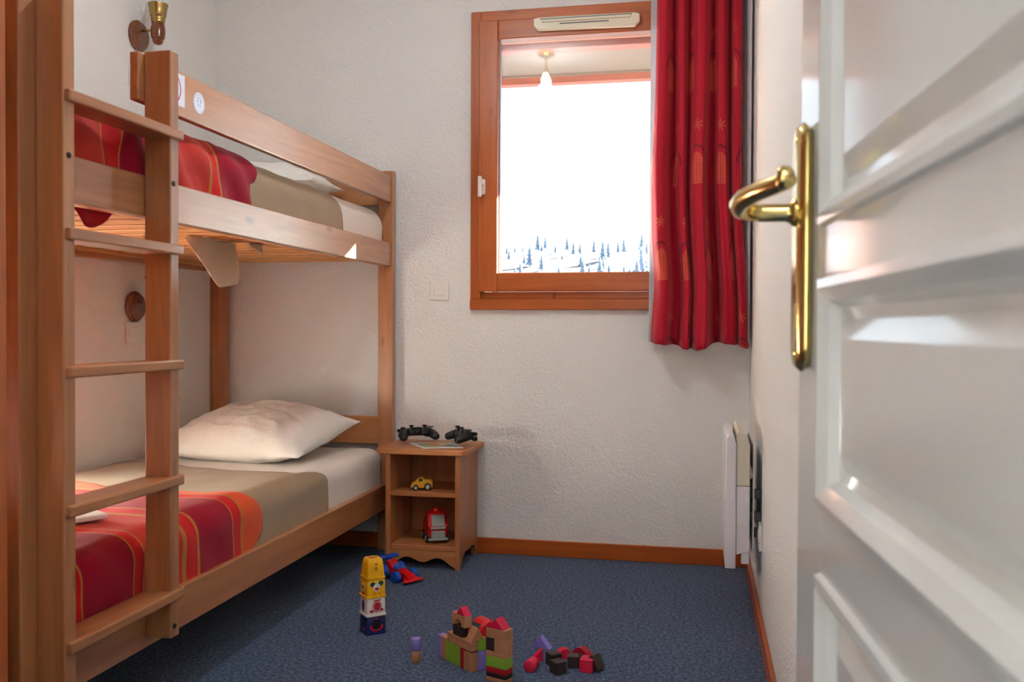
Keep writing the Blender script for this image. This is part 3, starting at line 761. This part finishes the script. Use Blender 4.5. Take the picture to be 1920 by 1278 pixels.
# ================================================================== CEILING LAMP (seen as a glint in the pane)
cl = thing('ceiling_lamp', (1.2, -1.5, 2.3), 'small ceiling lamp in the middle of the room', 'ceiling lamp')
obj('canopy', lathe(NB(), [(.05, 2.499), (.05, 2.48), (.02, 2.465), (.008, 2.46), (.008, 2.40), (.02, 2.395), (.02, 2.375)], 24, 'z', (1.2, -1.5, 0)), BRASS, cl, smooth=40)
EM = bpy.data.materials.new('lamp_glow'); EM.use_nodes = True
e = EM.node_tree.nodes['Principled BSDF']; e.inputs['Emission Color'].default_value = (1, .78, .5, 1); e.inputs['Emission Strength'].default_value = 40
obj('light_bulb', lathe(NB(), [(.008, 2.30), (.02, 2.306), (.028, 2.322), (.029, 2.338), (.022, 2.356), (.014, 2.376)], 20, 'z', (1.2, -1.5, 0)), EM, cl, smooth=60)

# ================================================================== NIGHTSTAND
ns = thing('nightstand', (1.03, -.16, 0), 'low beech nightstand with two open shelves beside the bunk bed', 'nightstand')
nx0, nx1, ny0, ny1 = .883, 1.180, -.300, -.014
def npart(name, *a, ax='x', bev=.0015, **k): return obj(name, box(*a, bev, 1), NW[ax], ns, **k)
t = prism(NB(), [(.846, ny1), (.846, -.300), (.862, -.322), (1.190, -.322), (1.2085, -.302), (1.2085, ny1)], .4395, .4615, 'z', .004)
obj('top_board', t, NW['x'], ns)
def side(x0, x1):
    yb = ny0 + .045; 
    poly = [(ny0, 0), (ny0 + .022, 0), (ny0 + .030, .010), (ny0 + .040, .030), (ny0 + .060, .048), (ny0 + .10, .055), (ny0 + .15, .050), (ny1 - .10, .055), (ny1 - .06, .048), (ny1 - .035, .030), (ny1 - .022, 0), (ny1, 0), (ny1, .4395), (ny0, .4395)]
    return prism(NB(), poly, x0, x1, 'x')
obj('side_panel', side(nx0, nx0 + .019), NW['z'], ns); obj('side_panel', side(nx1 - .019, nx1), NW['z'], ns)
npart('shelf', nx0 + .0195, nx1 - .0195, ny0 + .004, ny1 - .008, .2765, .2935)
npart('shelf', nx0 + .0195, nx1 - .0195, ny0 + .004, ny1 - .008, .0705, .0885)
npart('back_panel', nx0 + .0195, nx1 - .0195, ny1 - .0075, ny1, .06, .4395, ax='z')
a0, a1 = nx0 + .0195, nx1 - .0195; W_ = a1 - a0; pts = []
for k in range(33):
    u = k / 32
    z = .026 + .020 * (.5 - .5 * math.cos(u * 4 * PI)) - .018 * (abs(u - .5) * 2) ** 3
    pts.append((a0 + W_ * u, max(.006, z)))
pts += [(a1, .070), (a0, .070)]
obj('apron', prism(NB(), pts, ny0 + .001, ny0 + .016, 'y'), NW['x'], ns)

# magazine
MG = bpy.data.materials.new('magazine_cover'); MG.use_nodes = True; nt = MG.node_tree; bb = nt.nodes['Principled BSDF']
tc = node(nt, 'ShaderNodeTexCoord'); vo = node(nt, 'ShaderNodeTexVoronoi'); vo.inputs['Scale'].default_value = 16; L(nt, tc.outputs['Object'], vo.inputs['Vector'])
cr = node(nt, 'ShaderNodeValToRGB'); cr.color_ramp.interpolation = 'CONSTANT'; el = cr.color_ramp.elements
el[0].color = lin(70, 130, 120); el[1].position = .25; el[1].color = lin(150, 160, 90)
for p, q in ((.42, (224, 168, 120)), (.62, (200, 110, 80)), (.75, (190, 200, 206)), (.88, (120, 150, 80))): z_ = el.new(p); z_.color = lin(*q)
sepc = node(nt, 'ShaderNodeSeparateColor'); L(nt, vo.outputs['Color'], sepc.inputs[0]); L(nt, sepc.outputs[0], cr.inputs[0]); L(nt, cr.outputs[0], bb.inputs['Base Color']); bb.inputs['Roughness'].default_value = .35
mg = thing('magazine', (1.055, -.195, .462), 'thin colourful magazine lying on the nightstand between the game controllers', 'magazine', rz=math.radians(-8))
poly = [(-.115, -.035), (-.03, -.118), (.135, -.06), (.09, .085), (-.065, .075)]
poly = [(-.125, .01), (-.005, -.105), (.128, -.03), (.02, .09)]
obj('pages', prism(NB(), poly, .0003, .0032, 'z'), plain('paper', (225, 222, 214), .7), mg, world=False)
cen = [sum(p[i] for p in poly) / 4 for i in (0, 1)]
obj('cover', prism(NB(), poly, .0033, .0042, 'z'), plain('cover_paper', (196, 208, 212), .4), mg, world=False)
obj('cover_picture', prism(NB(), [(cen[0] + (p[0] - cen[0]) * .80, cen[1] + (p[1] - cen[1]) * .80) for p in poly], .0042, .0045, 'z'), MG, mg, world=False)

# game controllers
def controller(cx, cy, rz, label, pitch=0):
    t = thing('game_controller', (cx, cy, .4665), label, 'game controller', rz=rz)
    me = bpy.data.meshes.new('controller_body')
    # y- is toward the player (grips), z up
    V = [(0, .005, .040), (-.035, .006, .040), (-.056, -.004, .038), (-.064, -.035, .030), (-.069, -.064, .019), (.035, .006, .040), (.056, -.004, .038), (.064, -.035, .030), (.069, -.064, .019)]
    Rr = [(.020, .017), (.022, .018), (.026, .021), (.0195, .0175), (.0175, .016), (.022, .018), (.026, .021), (.0195, .0175), (.0175, .016)]
    E_ = [(0, 1), (1, 2), (2, 3), (3, 4), (0, 5), (5, 6), (6, 7), (7, 8)]
    me.from_pydata(V, E_, []); o = bpy.data.objects.new('controller_body', me); COL.objects.link(o); o.parent = t
    md = o.modifiers.new('skin', 'SKIN'); md.use_smooth_shade = True
    for i, r in enumerate(Rr): me.skin_vertices[0].data[i].radius = r
    me.skin_vertices[0].data[0].use_root = True
    s = o.modifiers.new('sub', 'SUBSURF'); s.levels = 2; s.render_levels = 2
    me.materials.append(DARK)
    for s_ in (-1, 1):
        st_ = obj('thumb_stick', xf(lathe(NB(), [(.007, 0), (.006, .012), (.0095, .014), (.0098, .018), (.006, .0165)], 18), Matrix.Translation((s_ * .027, -.022, .052))), DARKG, t, smooth=40, world=False)
        obj('shoulder_button', xf(box(-.018, .018, -.006, .008, -.007, .007, .004, 2), Matrix.Translation((s_ * .055, .022, .045))), DARKG, t, world=False)
        obj('trigger', xf(box(-.014, .014, -.010, .010, -.012, .006, .005, 2), Matrix.Translation((s_ * .055, .022, .029))), DARKG, t, world=False)
    obj('stick_base', xf(lathe(NB(), [(.016, -.012), (.0145, .004), (.010, .006)], 20), Matrix.Translation((-.027, -.022, .048))), DARK, t, smooth=40, world=False)
    obj('stick_base', xf(lathe(NB(), [(.016, -.012), (.0145, .004), (.010, .006)], 20), Matrix.Translation((.027, -.022, .048))), DARK, t, smooth=40, world=False)
    obj('touch_pad', box(-.024, .024, -.004, .020, .054, .0585, .002), DARKG, t, world=False)
    for k in range(4):
        a = k * PI / 2
        obj('button', xf(lathe(NB(), [(.0048, 0), (.0048, .003), (.003, .004)], 12), Matrix.Translation((.056 + .0105 * math.cos(a), -.002 + .0105 * math.sin(a), .0575))), DARKG, t, world=False)
    for k in range(2):
        obj('direction_pad', box(*((-.066, -.046, -.005, .001) if k == 0 else (-.059, -.053, -.012, .008)), .055, .061, .001), DARKG, t, world=False)
    return t
controller(.955, -.135, math.radians(34), 'black game controller on the nightstand, left of the magazine, nearest the bed')
controller(1.160, -.150, math.radians(-58), 'black game controller on the right end of the nightstand top')

# toy vehicles ------------------------------------------------------------
YELP = plain('yellow_toy', (236, 178, 12), .3, coat=.3); REDP = plain('red_toy', (206, 16, 22), .3, coat=.3); BLUP = plain('blue_toy', (22, 84, 184), .35, coat=.2)
LGREY = plain('light_grey_toy', (150, 156, 150), .4); HUB = plain('silver_hub', (206, 206, 210), .25, metal=.6); WINDOW_T = plain('toy_window', (70, 84, 90), .15)
CREAMT = plain('cream_toy', (220, 214, 196), .35)
def wheel(t, x, y, z, r, w, hub=HUB, tyre=RUBBER, spokes=True):
    o = obj('wheel', lathe(NB(), [(r * .8, -w / 2), (r, -w / 2 + .001), (r, w / 2 - .001), (r * .8, w / 2)], 22, 'y', (x, y, z)), tyre, t, smooth=40, world=False)
    b = NB()
    lathe(b, [(r * .62, -w / 2 - .0006), (r * .58, -w / 2 - .002), (r * .2, -w / 2 - .0012)], 18, 'y', (x, y, z))
    lathe(b, [(r * .62, w / 2 + .0006), (r * .58, w / 2 + .002), (r * .2, w / 2 + .0012)], 18, 'y', (x, y, z))
    obj('hub', b, hub, o, world=False)
    return o
# yellow pickup: x along length (front = -x), faces left
t = thing('toy_pickup', (1.010, -.235, .2935), 'small yellow toy pickup on the upper shelf of the nightstand', 'toy car', rz=math.radians(14))
prof = [(-.040, .010), (-.042, .020), (-.038, .029), (-.024, .032), (-.018, .046), (-.006, .051), (.006, .050), (.010, .040), (.034, .042), (.042, .034), (.042, .012), (.036, .008), (-.034, .008)]
obj('body', prism(NB(), prof, -.017, .017, 'y', .002), YELP, t, world=False)
obj('side_window', box(-.012, .003, -.0178, .0178, .034, .045, .001), WINDOW_T, t, world=False)
obj('windscreen', prism(NB(), [(-.0245, .033), (-.0185, .0455), (-.0165, .0455), (-.0225, .033)], -.014, .014, 'y'), WINDOW_T, t, world=False)
obj('bumper', box(-.045, -.039, -.016, .016, .010, .016, .001), LGREY, t, world=False)
for x, r in ((-.023, .011), (.023, .014)):
    for y in (-.0165, .0165): wheel(t, x, y, r, r, .009)
# red truck facing the camera (front = -y)
t = thing('toy_fire_truck', (1.052, -.195, .0885), 'red and grey toy truck on the bottom shelf of the nightstand', 'toy car', rz=math.radians(27))
t.scale = (1.16, 1.05, 1.16)
prof = [(-.060, .016), (-.062, .045), (-.058, .060), (-.046, .090), (-.034, .104), (-.015, .108), (.004, .100), (.010, .070), (.060, .066), (.064, .020), (.050, .014)]
obj('body', prism(NB(), prof, -.033, .033, 'x', .008), REDP, t, world=False)
obj('windscreen', prism(NB(), [(-.0615, .058), (-.0475, .093), (-.045, .093), (-.058, .058)], -.020, .022, 'x'), LGREY, t, world=False)
obj('front_grille', box(-.024, .024, -.0665, -.058, .018, .042, .003), LGREY, t, world=False)
obj('bumper', box(-.034, .034, -.0695, -.058, .010, .019, .003), LGREY, t, world=False)
obj('grille_bar', box(-.026, .026, -.0655, -.058, .048, .055, .002), LGREY, t, world=False)
obj('roof_light', xf(lathe(NB(), [(.013, 0), (.012, .007), (.004, .012)], 16), Matrix.Translation((0, -.018, .104))), REDP, t, world=False, smooth=50)
def wheelx(t, x, y, z, r, w, hub=HUB, tyre=RUBBER):
    o = obj('wheel', lathe(NB(), [(r * .8, -w / 2), (r, -w / 2 + .0015), (r, w / 2 - .0015), (r * .8, w / 2)], 22, 'x', (0, y, z)), tyre, t, smooth=40, world=False); o.location.x = x
    h_ = obj('hub', lathe(lathe(NB(), [(r * .6, w / 2), (r * .5, w / 2 + .002)], 18, 'x', (0, y, z)), [(r * .5, -w / 2 - .002), (r * .6, -w / 2)], 18, 'x', (0, y, z)), hub, o, world=False)
    return o
for x in (-.032, .032):
    for y in (-.035, .038): wheelx(t, x, y, .0155, .0155, .012, hub=LGREY)
# red/blue racing car on the floor (front = -y)
t = thing('toy_race_car', (.985, -.455, 0), 'red toy racing car with blue wheels on the carpet by the nightstand', 'toy car', rz=math.radians(56))
t.scale = (.84, .84, .84)
prof = [(-.115, .010), (-.118, .022), (-.085, .030), (-.045, .050), (-.020, .050), (-.005, .042), (.020, .048), (.035, .078), (.055, .078), (.062, .030), (.060, .012)]
obj('body', prism(NB(), prof, -.022, .022, 'x', .006), REDP, t, world=False, smooth=30)
obj('front_wing', prism(NB(), [(-.05, -.120), (.05, -.120), (.052, -.100), (.02, -.070), (-.02, -.070), (-.052, -.100)], .010, .020, 'z', .003), REDP, t, world=False)
obj('rear_wing', box(-.050, .050, .055, .085, .080, .094, .004, 2), BLUP, t, world=False)
obj('wing_strut', box(-.012, .012, .056, .074, .03, .082, .002), BLUP, t, world=False)
obj('driver_helmet', xf(lathe(NB(), [(.012, 0), (.015, .008), (.013, .018), (.005, .024)], 18), Matrix.Translation((0, .006, .042))), BLUP, t, world=False, smooth=50)
obj('cockpit_rim', box(-.0225, .0225, -.022, .000, .046, .054, .003), BLUP, t, world=False)
for x in (-.045, .045):
    wheelx(t, x, -.045, .024, .024, .026, hub=BLUP, tyre=BLUP); wheelx(t, x, .050, .030, .030, .030, hub=BLUP, tyre=BLUP)
obj('underbody', box(-.04, .04, -.05, .055, .012, .022, .002), RUBBER, t, world=False)
# glossy red car behind the castle
t = thing('toy_car', (1.462, -1.12, 0), 'glossy red toy car half hidden behind the block castle', 'toy car', rz=math.radians(50))
prof = [(-.050, .016), (-.052, .038), (-.034, .052), (-.018, .084), (.0, .096), (.020, .092), (.040, .066), (.052, .046), (.052, .018)]
obj('body', prism(NB(), prof, -.028, .028, 'y', .009), REDP, t, world=False, smooth=30)
obj('windscreen', prism(NB(), [(-.0345, .0545), (-.0195, .083), (-.0165, .082), (-.031, .0545)], -.018, .018, 'y'), WINDOW_T, t, world=False)
for x in (-.032, .032):
    for y in (-.028, .028): wheel(t, x, y, .019, .019, .014)

# ================================================================== STACKING CUBES
NAVY = plain('navy_plastic', (20, 36, 92), .35); WHT = plain('ivory_plastic', (228, 222, 208), .35); YEL2 = plain('yellow_plastic', (236, 176, 8), .35); ORH = plain('orange_hole', (180, 90, 10), .6)
GRN = plain('teal_print', (16, 84, 88), .4); CRI = plain('crimson_print', (186, 18, 40), .4); PUR = plain('purple_print', (70, 50, 130), .4); BLK = plain('black_print', (14, 14, 18), .5)
TX, TY = 1.099, -1.033; TR = math.radians(42)
def disc(cx, cz, rx, rz, d=.0007, n=26, a0=0, a1=360):
    pts = [(cx + rx * math.cos(math.radians(a0 + (a1 - a0) * k / n)), cz + rz * math.sin(math.radians(a0 + (a1 - a0) * k / n))) for k in range(n if a1 - a0 == 360 else n + 1)]
    return pts
def cube_cup(z, size, h, mat, label, top=.0):
    t = thing('stacking_cube', (TX, TY, z), label, 'toy', rz=TR)
    a = size / 2; b = NB(); rings = []
    for (s, zz) in ((a, 0), (a, .006), (a - .0022, .0065), (a - .0022 - top * .5, h * .6), (a - .003 - top, h - .004), (a - .006 - top, h)):
        ring = []
        r = .006
        for (sx, sy) in ((1, 1), (-1, 1), (-1, -1), (1, -1)):
            for k in range(4):
                an = math.atan2(sy, sx) - PI / 4 + k * PI / 6
                ring.append(b.verts.new((sx * (s - r) + r * math.cos(an), sy * (s - r) + r * math.sin(an), zz)))
        rings.append(ring)
    for p, q in zip(rings, rings[1:]):
        n = len(p)
        for i in range(n): b.faces.new((p[i], p[(i + 1) % n], q[(i + 1) % n], q[i]))
    b.faces.new(rings[-1]); b.faces.new(rings[0][::-1])
    obj('shell', b, mat, t, world=False, smooth=35)
    return t, a - .0022
def deco(t, pts, face, a, mat, name='print', d=.0008):
    """face 'f' = -y side, 'l' = -x side ; pts in (horizontal, z)"""
    if face == 'f': b = prism(NB(), pts, -a - d, -a + .001, 'y')
    else: b = prism(NB(), [(-p[0], p[1]) for p in pts], -a - d, -a + .001, 'x')
    return obj(name, b, mat, t, world=False)
HZ = .0555
t, a = cube_cup(0, .066, HZ - .0003, NAVY, 'navy stacking cube with red crescents, bottom of the cube tower')
deco(t, disc(.002, .030, .013, .016), 'f', a, BLK, 'hole'); deco(t, disc(.0, .030, .011, .015), 'l', a, BLK, 'hole')
deco(t, [(.0 + .021 * math.cos(math.radians(q)), .024 + .015 * math.sin(math.radians(q))) for q in range(190, 351, 16)] + [(.0 + .014 * math.cos(math.radians(q)), .024 + .009 * math.sin(math.radians(q))) for q in range(350, 189, -16)], 'f', a, CRI, d=.0012)
for s_ in (-1, 1): deco(t, disc(s_ * .0175, .023, .0045, .006), 'f', a, CRI, d=.0013)
deco(t, disc(.0, .047, .004, .003), 'f', a, CRI); deco(t, disc(.004, .015, .012, .004), 'l', a, CRI)
t, a = cube_cup(HZ, .0655, HZ - .0003, WHT, 'ivory stacking cube with a red beetle print, second from the bottom of the tower')
deco(t, disc(.002, .028, .0145, .0165), 'f', a, CRI); deco(t, disc(.002, .028, .0122, .0142), 'f', a, WHT, d=.0012); deco(t, disc(.002, .029, .0105, .0125), 'f', a, CRI, d=.0016)
deco(t, disc(.016, .018, .006, .004), 'f', a, CRI, d=.0013); deco(t, disc(-.016, .016, .006, .004), 'f', a, CRI, d=.0013); deco(t, [(-.010, .045), (.014, .046), (.014, .049), (-.010, .048)], 'f', a, CRI)
deco(t, disc(.0, .030, .010, .017), 'l', a, PUR); deco(t, disc(-.008, .008, .003, .002), 'l', a, BLK)
t, a = cube_cup(2 * HZ, .065, HZ - .0003, YEL2, 'yellow stacking cube with a mouse face print, third up in the tower')
deco(t, disc(-.012, .041, .0082, .0075), 'f', a, GRN); deco(t, disc(.014, .043, .0082, .0075), 'f', a, GRN)
deco(t, disc(.001, .031, .0115, .0125), 'f', a, WHT, d=.0012); deco(t, disc(.001, .027, .007, .0042), 'f', a, CRI, d=.0016)
deco(t, [(-.010, .010), (-.006, .015), (-.005, .0145), (-.009, .0095)], 'f', a, BLK); deco(t, [(.012, .010), (.008, .015), (.009, .0155), (.013, .0105)], 'f', a, BLK)
deco(t, disc(.0, .030, .0095, .0135), 'l', a, WHT); deco(t, disc(.0, .030, .0045, .0065), 'l', a, PUR, d=.0012); deco(t, disc(.0, .011, .009, .003), 'l', a, CRI)
t, a = cube_cup(3 * HZ, .061, .060, YEL2, 'plain yellow stacking cube with a slot in its top, top of the tower', top=.004)
obj('slot', xf(box(-.013, .013, -.006, .006, .0593, .0606, .002), Matrix.Identity(4)), ORH, t, world=False)
a -= .0008
deco(t, [(-.003, .043), (-.001, .043), (-.001, .047), (-.003, .047)], 'f', a, BLK); deco(t, [(.001, .043), (.003, .043), (.003, .047), (.001, .047)], 'f', a, BLK)
ring = disc(0, .031, .0038, .0052)
b = NB(); 
for k in range(26):
    q = [2 * PI * k / 26, 2 * PI * (k + 1) / 26]
    vs = [b.verts.new((r_ * math.cos(w), -a - .0004, .031 + r_ * 1.35 * math.sin(w))) for w, r_ in ((q[0], .003), (q[1], .003), (q[1], .0038), (q[0], .0038))]; b.faces.new(vs)
obj('print', b, BLK, t, world=False)

# ================================================================== WOODEN BLOCKS
TAN = wood('natural_block', (170, 118, 80), (196, 144, 102), 'z', rough=.6, knots=.1, scale=3)
BG = plain('green_block', (126, 174, 44), .5, bump=.1, bscale=200); BP = plain('lavender_block', (132, 118, 196), .5, bump=.1, bscale=200)
BR = plain('crimson_block', (206, 8, 66), .45, bump=.1, bscale=200); BK = plain('dark_brown_block', (46, 34, 28), .5, bump=.1, bscale=200); BD = plain('deep_red_block', (164, 8, 30), .5)
PNK = plain('pink_red_block', (216, 26, 66), .5)
def cm(org, ang): return Matrix.Translation(Vector(org)) @ Matrix.Rotation(ang, 4, 'Z')
def wblock(name, bm, mat, label, org, ang):
    # rotation is kept on the object so that the mesh stays axis aligned
    o = obj(name, bm, mat, label=label, cat='toy block', base=(0, 0, 0)); o.matrix_world = cm(org, ang); return o
CO = (1.475, -1.3015, 0); CA = math.atan2(-.659, .752); g_ = .0006
def cb(u0, u1, v0, v1, z0, z1, mat, label, name='block'):
    cxm, cym = -(u0 + u1) / 2, (v0 + v1) / 2
    b = box(-(u1 - u0) / 2 + g_ / 2, (u1 - u0) / 2 - g_ / 2, -(v1 - v0) / 2 + g_ / 2, (v1 - v0) / 2 - g_ / 2, 0, z1 - z0 - .0002, .0012)
    p = cm(CO, CA) @ Vector((cxm, cym, z0)); return wblock(name, b, mat, label, p, CA)
cb(0, .036, 0, .0235, 0, .052, TAN, 'natural wood pillar at the front corner of the block castle', 'wooden_block')
cb(.036, .054, 0, .0235, 0, .056, BD, 'dark red upright block just left of the front pillar of the castle', 'wooden_block')
cb(.054, .088, 0, .0235, 0, .056, BG, 'green upright block of the castle wall, right one of the pair', 'wooden_block')
cb(.088, .123, 0, .0235, 0, .056, BG, 'green upright block of the castle wall, left one of the pair', 'wooden_block')
cb(.123, .150, 0, .0235, 0, .062, TAN, 'natural wood upright block left of the green blocks', 'wooden_block')
cb(.150, .168, 0, .0235, 0, .062, BP, 'lavender upright block at the left end of the castle wall', 'wooden_block')
cb(.0, .118, 0, .0235, .0562, .0695, TAN, 'long natural plank lying on the castle wall, lower of two', 'wooden_block')
cb(.0, .118, 0, .0235, .0697, .083, TAN, 'long natural plank on the castle wall, upper of two', 'wooden_block')
cb(.045, .090, .0, .0235, .0832, .113, BK, 'dark brown block under the arch on top of the castle', 'wooden_block')
cb(0, .030, .024, .050, 0, .053, BP, 'lavender upright block on the right side of the castle', 'wooden_block')
cb(0, .030, .024, .050, .0532, .088, BG, 'green block resting on the lavender one at the castle side', 'wooden_block')
cb(.031, .056, .026, .051, 0, .088, TAN, 'tall natural block at the back of the castle', 'wooden_block')
cb(.10, .126, .026, .051, 0, .075, BP, 'lavender block standing behind the castle wall on the left', 'wooden_block')
cb(.070, .094, .026, .050, .0, .083, BD, 'dark red block behind the planks of the castle', 'wooden_block')
# bridge block (arch) on top
def arch_poly(w, h, r, n=14):
    return [(-w / 2, 0), (-r, 0)] + [(-r * math.cos(PI * k / n), r * math.sin(PI * k / n)) for k in range(1, n)] + [(r, 0), (w / 2, 0), (w / 2, h), (-w / 2, h)]
p = cm(CO, CA) @ Vector((-.062, .0118, .1132))
wblock('arch_block', prism(NB(), arch_poly(.062, .031, .017), -.0117, .0117, 'y'), TAN, 'natural wood arch block on top of the castle', p, CA)
p = cm(CO, CA) @ Vector((-.052, .0118, .1444))
wblock('roof_block', prism(NB(), [(-.021, 0), (.021, 0), (0, .022)], -.0117, .0117, 'y', .0008), BR, 'crimson triangular roof block on the castle arch', p, CA + PI / 2 * 0)
p = cm(CO, CA) @ Vector((-.014, .0225, .0832))
wblock('roof_block', prism(NB(), [(-.022, 0), (.022, 0), (0, .036)], -.014, .014, 'x', .0008), TAN, 'natural triangular gable block at the castle front corner', p, CA)
p = cm(CO, CA) @ Vector((-.060, .034, .0885))
# tower
GO = (1.5827, -1.3613, 0); GA = math.atan2(-.387, .922)
def gb(u0, u1, v0, v1, z0, z1, mat, label):
    b = box(-(u1 - u0) / 2 + g_ / 2, (u1 - u0) / 2 - g_ / 2, -(v1 - v0) / 2 + g_ / 2, (v1 - v0) / 2 - g_ / 2, 0, z1 - z0 - .0002, .0012)
    return wblock('wooden_block', b, mat, label, cm(GO, GA) @ Vector((-(u0 + u1) / 2, (v0 + v1) / 2, z0)), GA)
gb(0, .064, 0, .034, 0, .011, TAN, 'natural plank at the very bottom of the small block tower')
gb(0, .064, 0, .034, .011, .0225, BK, 'dark brown plank near the bottom of the block tower')
gb(0, .064, 0, .034, .0225, .0378, BD, 'red plank of the block tower, under the green one')
gb(0, .064, 0, .034, .0378, .0655, BG, 'green plank in the block tower')
gb(0, .064, 0, .034, .0655, .0800, TAN, 'natural plank in the block tower, on the green one')
gb(0, .038, 0, .034, .0800, .1140, TAN, 'natural cube in the block tower beside the black one')
gb(.038, .064, 0, .034, .0800, .1140, BK, 'black cube in the upper half of the block tower')
gb(0, .038, 0, .034, .1140, .1400, TAN, 'natural block under the roof of the tower, right one')
gb(.038, .064, 0, .034, .1140, .1400, TAN, 'natural block under the roof of the tower, left one')
wblock('roof_block', prism(NB(), [(-.026, 0), (.026, 0), (0, .026)], -.0165, .0165, 'y', .0008), BR, 'crimson triangular roof block on the block tower', cm(GO, GA) @ Vector((-.034, .017, .1402)), GA)
# loose pieces
def cylb(x, y, z, r, h, mat, label, rot=None):
    b = lathe(NB(), [(r - .001, 0), (r, .001), (r, h - .001), (r - .001, h)], 28)
    o = obj('cylinder_block', b, mat, label=label, cat='toy block', base=(0, 0, 0), smooth=50); o.location = (x, y, z)
    if rot: o.rotation_euler = rot
    return o
cylb(1.3054, -1.252, 0, .0135, .0335, TAN, 'natural wood cylinder block standing on the carpet, under the lavender one')
cylb(1.3054, -1.252, .0337, .0135, .0335, BP, 'lavender cylinder block stacked on the natural cylinder')
wblock('triangle_block', prism(NB(), [(-.030, 0), (.030, 0), (.0, .034)], -.012, .012, 'y', .0008), BP, 'lavender triangular block lying alone on the carpet', (1.626, -1.060, 0), math.radians(-14))
cylb(1.634, -1.228, .0165, .0165, .036, PNK, 'red cylinder block lying at the left end of the loose pile', (PI / 2, 0, math.radians(-12)))
wblock('triangle_block', prism(NB(), [(-.018, 0), (.018, 0), (.016, .034)], -.009, .009, 'y', .0008), BR, 'crimson pointed block behind the red cylinder', (1.629, -1.170, 0), math.radians(25))
def cube(x, y, s, ang, mat, label, z=0): return wblock('cube_block', box(-s / 2, s / 2, -s / 2, s / 2, 0, s, .0015), mat, label, (x, y, z), math.radians(ang))
cube(1.682, -1.190, .034, 40, BK, 'dark brown cube at the back left of the loose pile')
cube(1.703, -1.248, .034, 42, BK, 'dark brown cube at the front of the loose pile')
cube(1.737, -1.192, .032, 6, BK, 'dark brown cube in the middle of the loose pile')
cube(1.779, -1.216, .036, -10, PNK, 'pink-red cube at the right of the loose pile')
wblock('arch_block', prism(NB(), [(.024 * math.cos(PI * k / 12), .027 * math.sin(PI * k / 12)) for k in range(13)], -.011, .011, 'y', .0006), PNK, 'pink-red half-round block at the back of the loose pile', (1.702, -1.130, 0), math.radians(28))
wblock('arch_block', prism(NB(), [(-.030, 0), (-.019, 0), (-.016, .012), (-.008, .019), (.0, .021), (.008, .019), (.016, .012), (.019, 0), (.030, 0), (.028, .018), (.018, .030), (0, .036), (-.018, .030), (-.028, .018)], -.011, .011, 'y'), BD, 'dark red arch block at the back right of the loose pile', (1.755, -1.135, 0), math.radians(-35))
o = wblock('wooden_block', box(-.008, .008, -.017, .017, 0, .042, .0012), BK, 'dark brown slab leaning over at the far right of the loose pile', (1.812, -1.214, .004), math.radians(-30))
o.rotation_euler = (0, math.radians(-28), math.radians(-30));
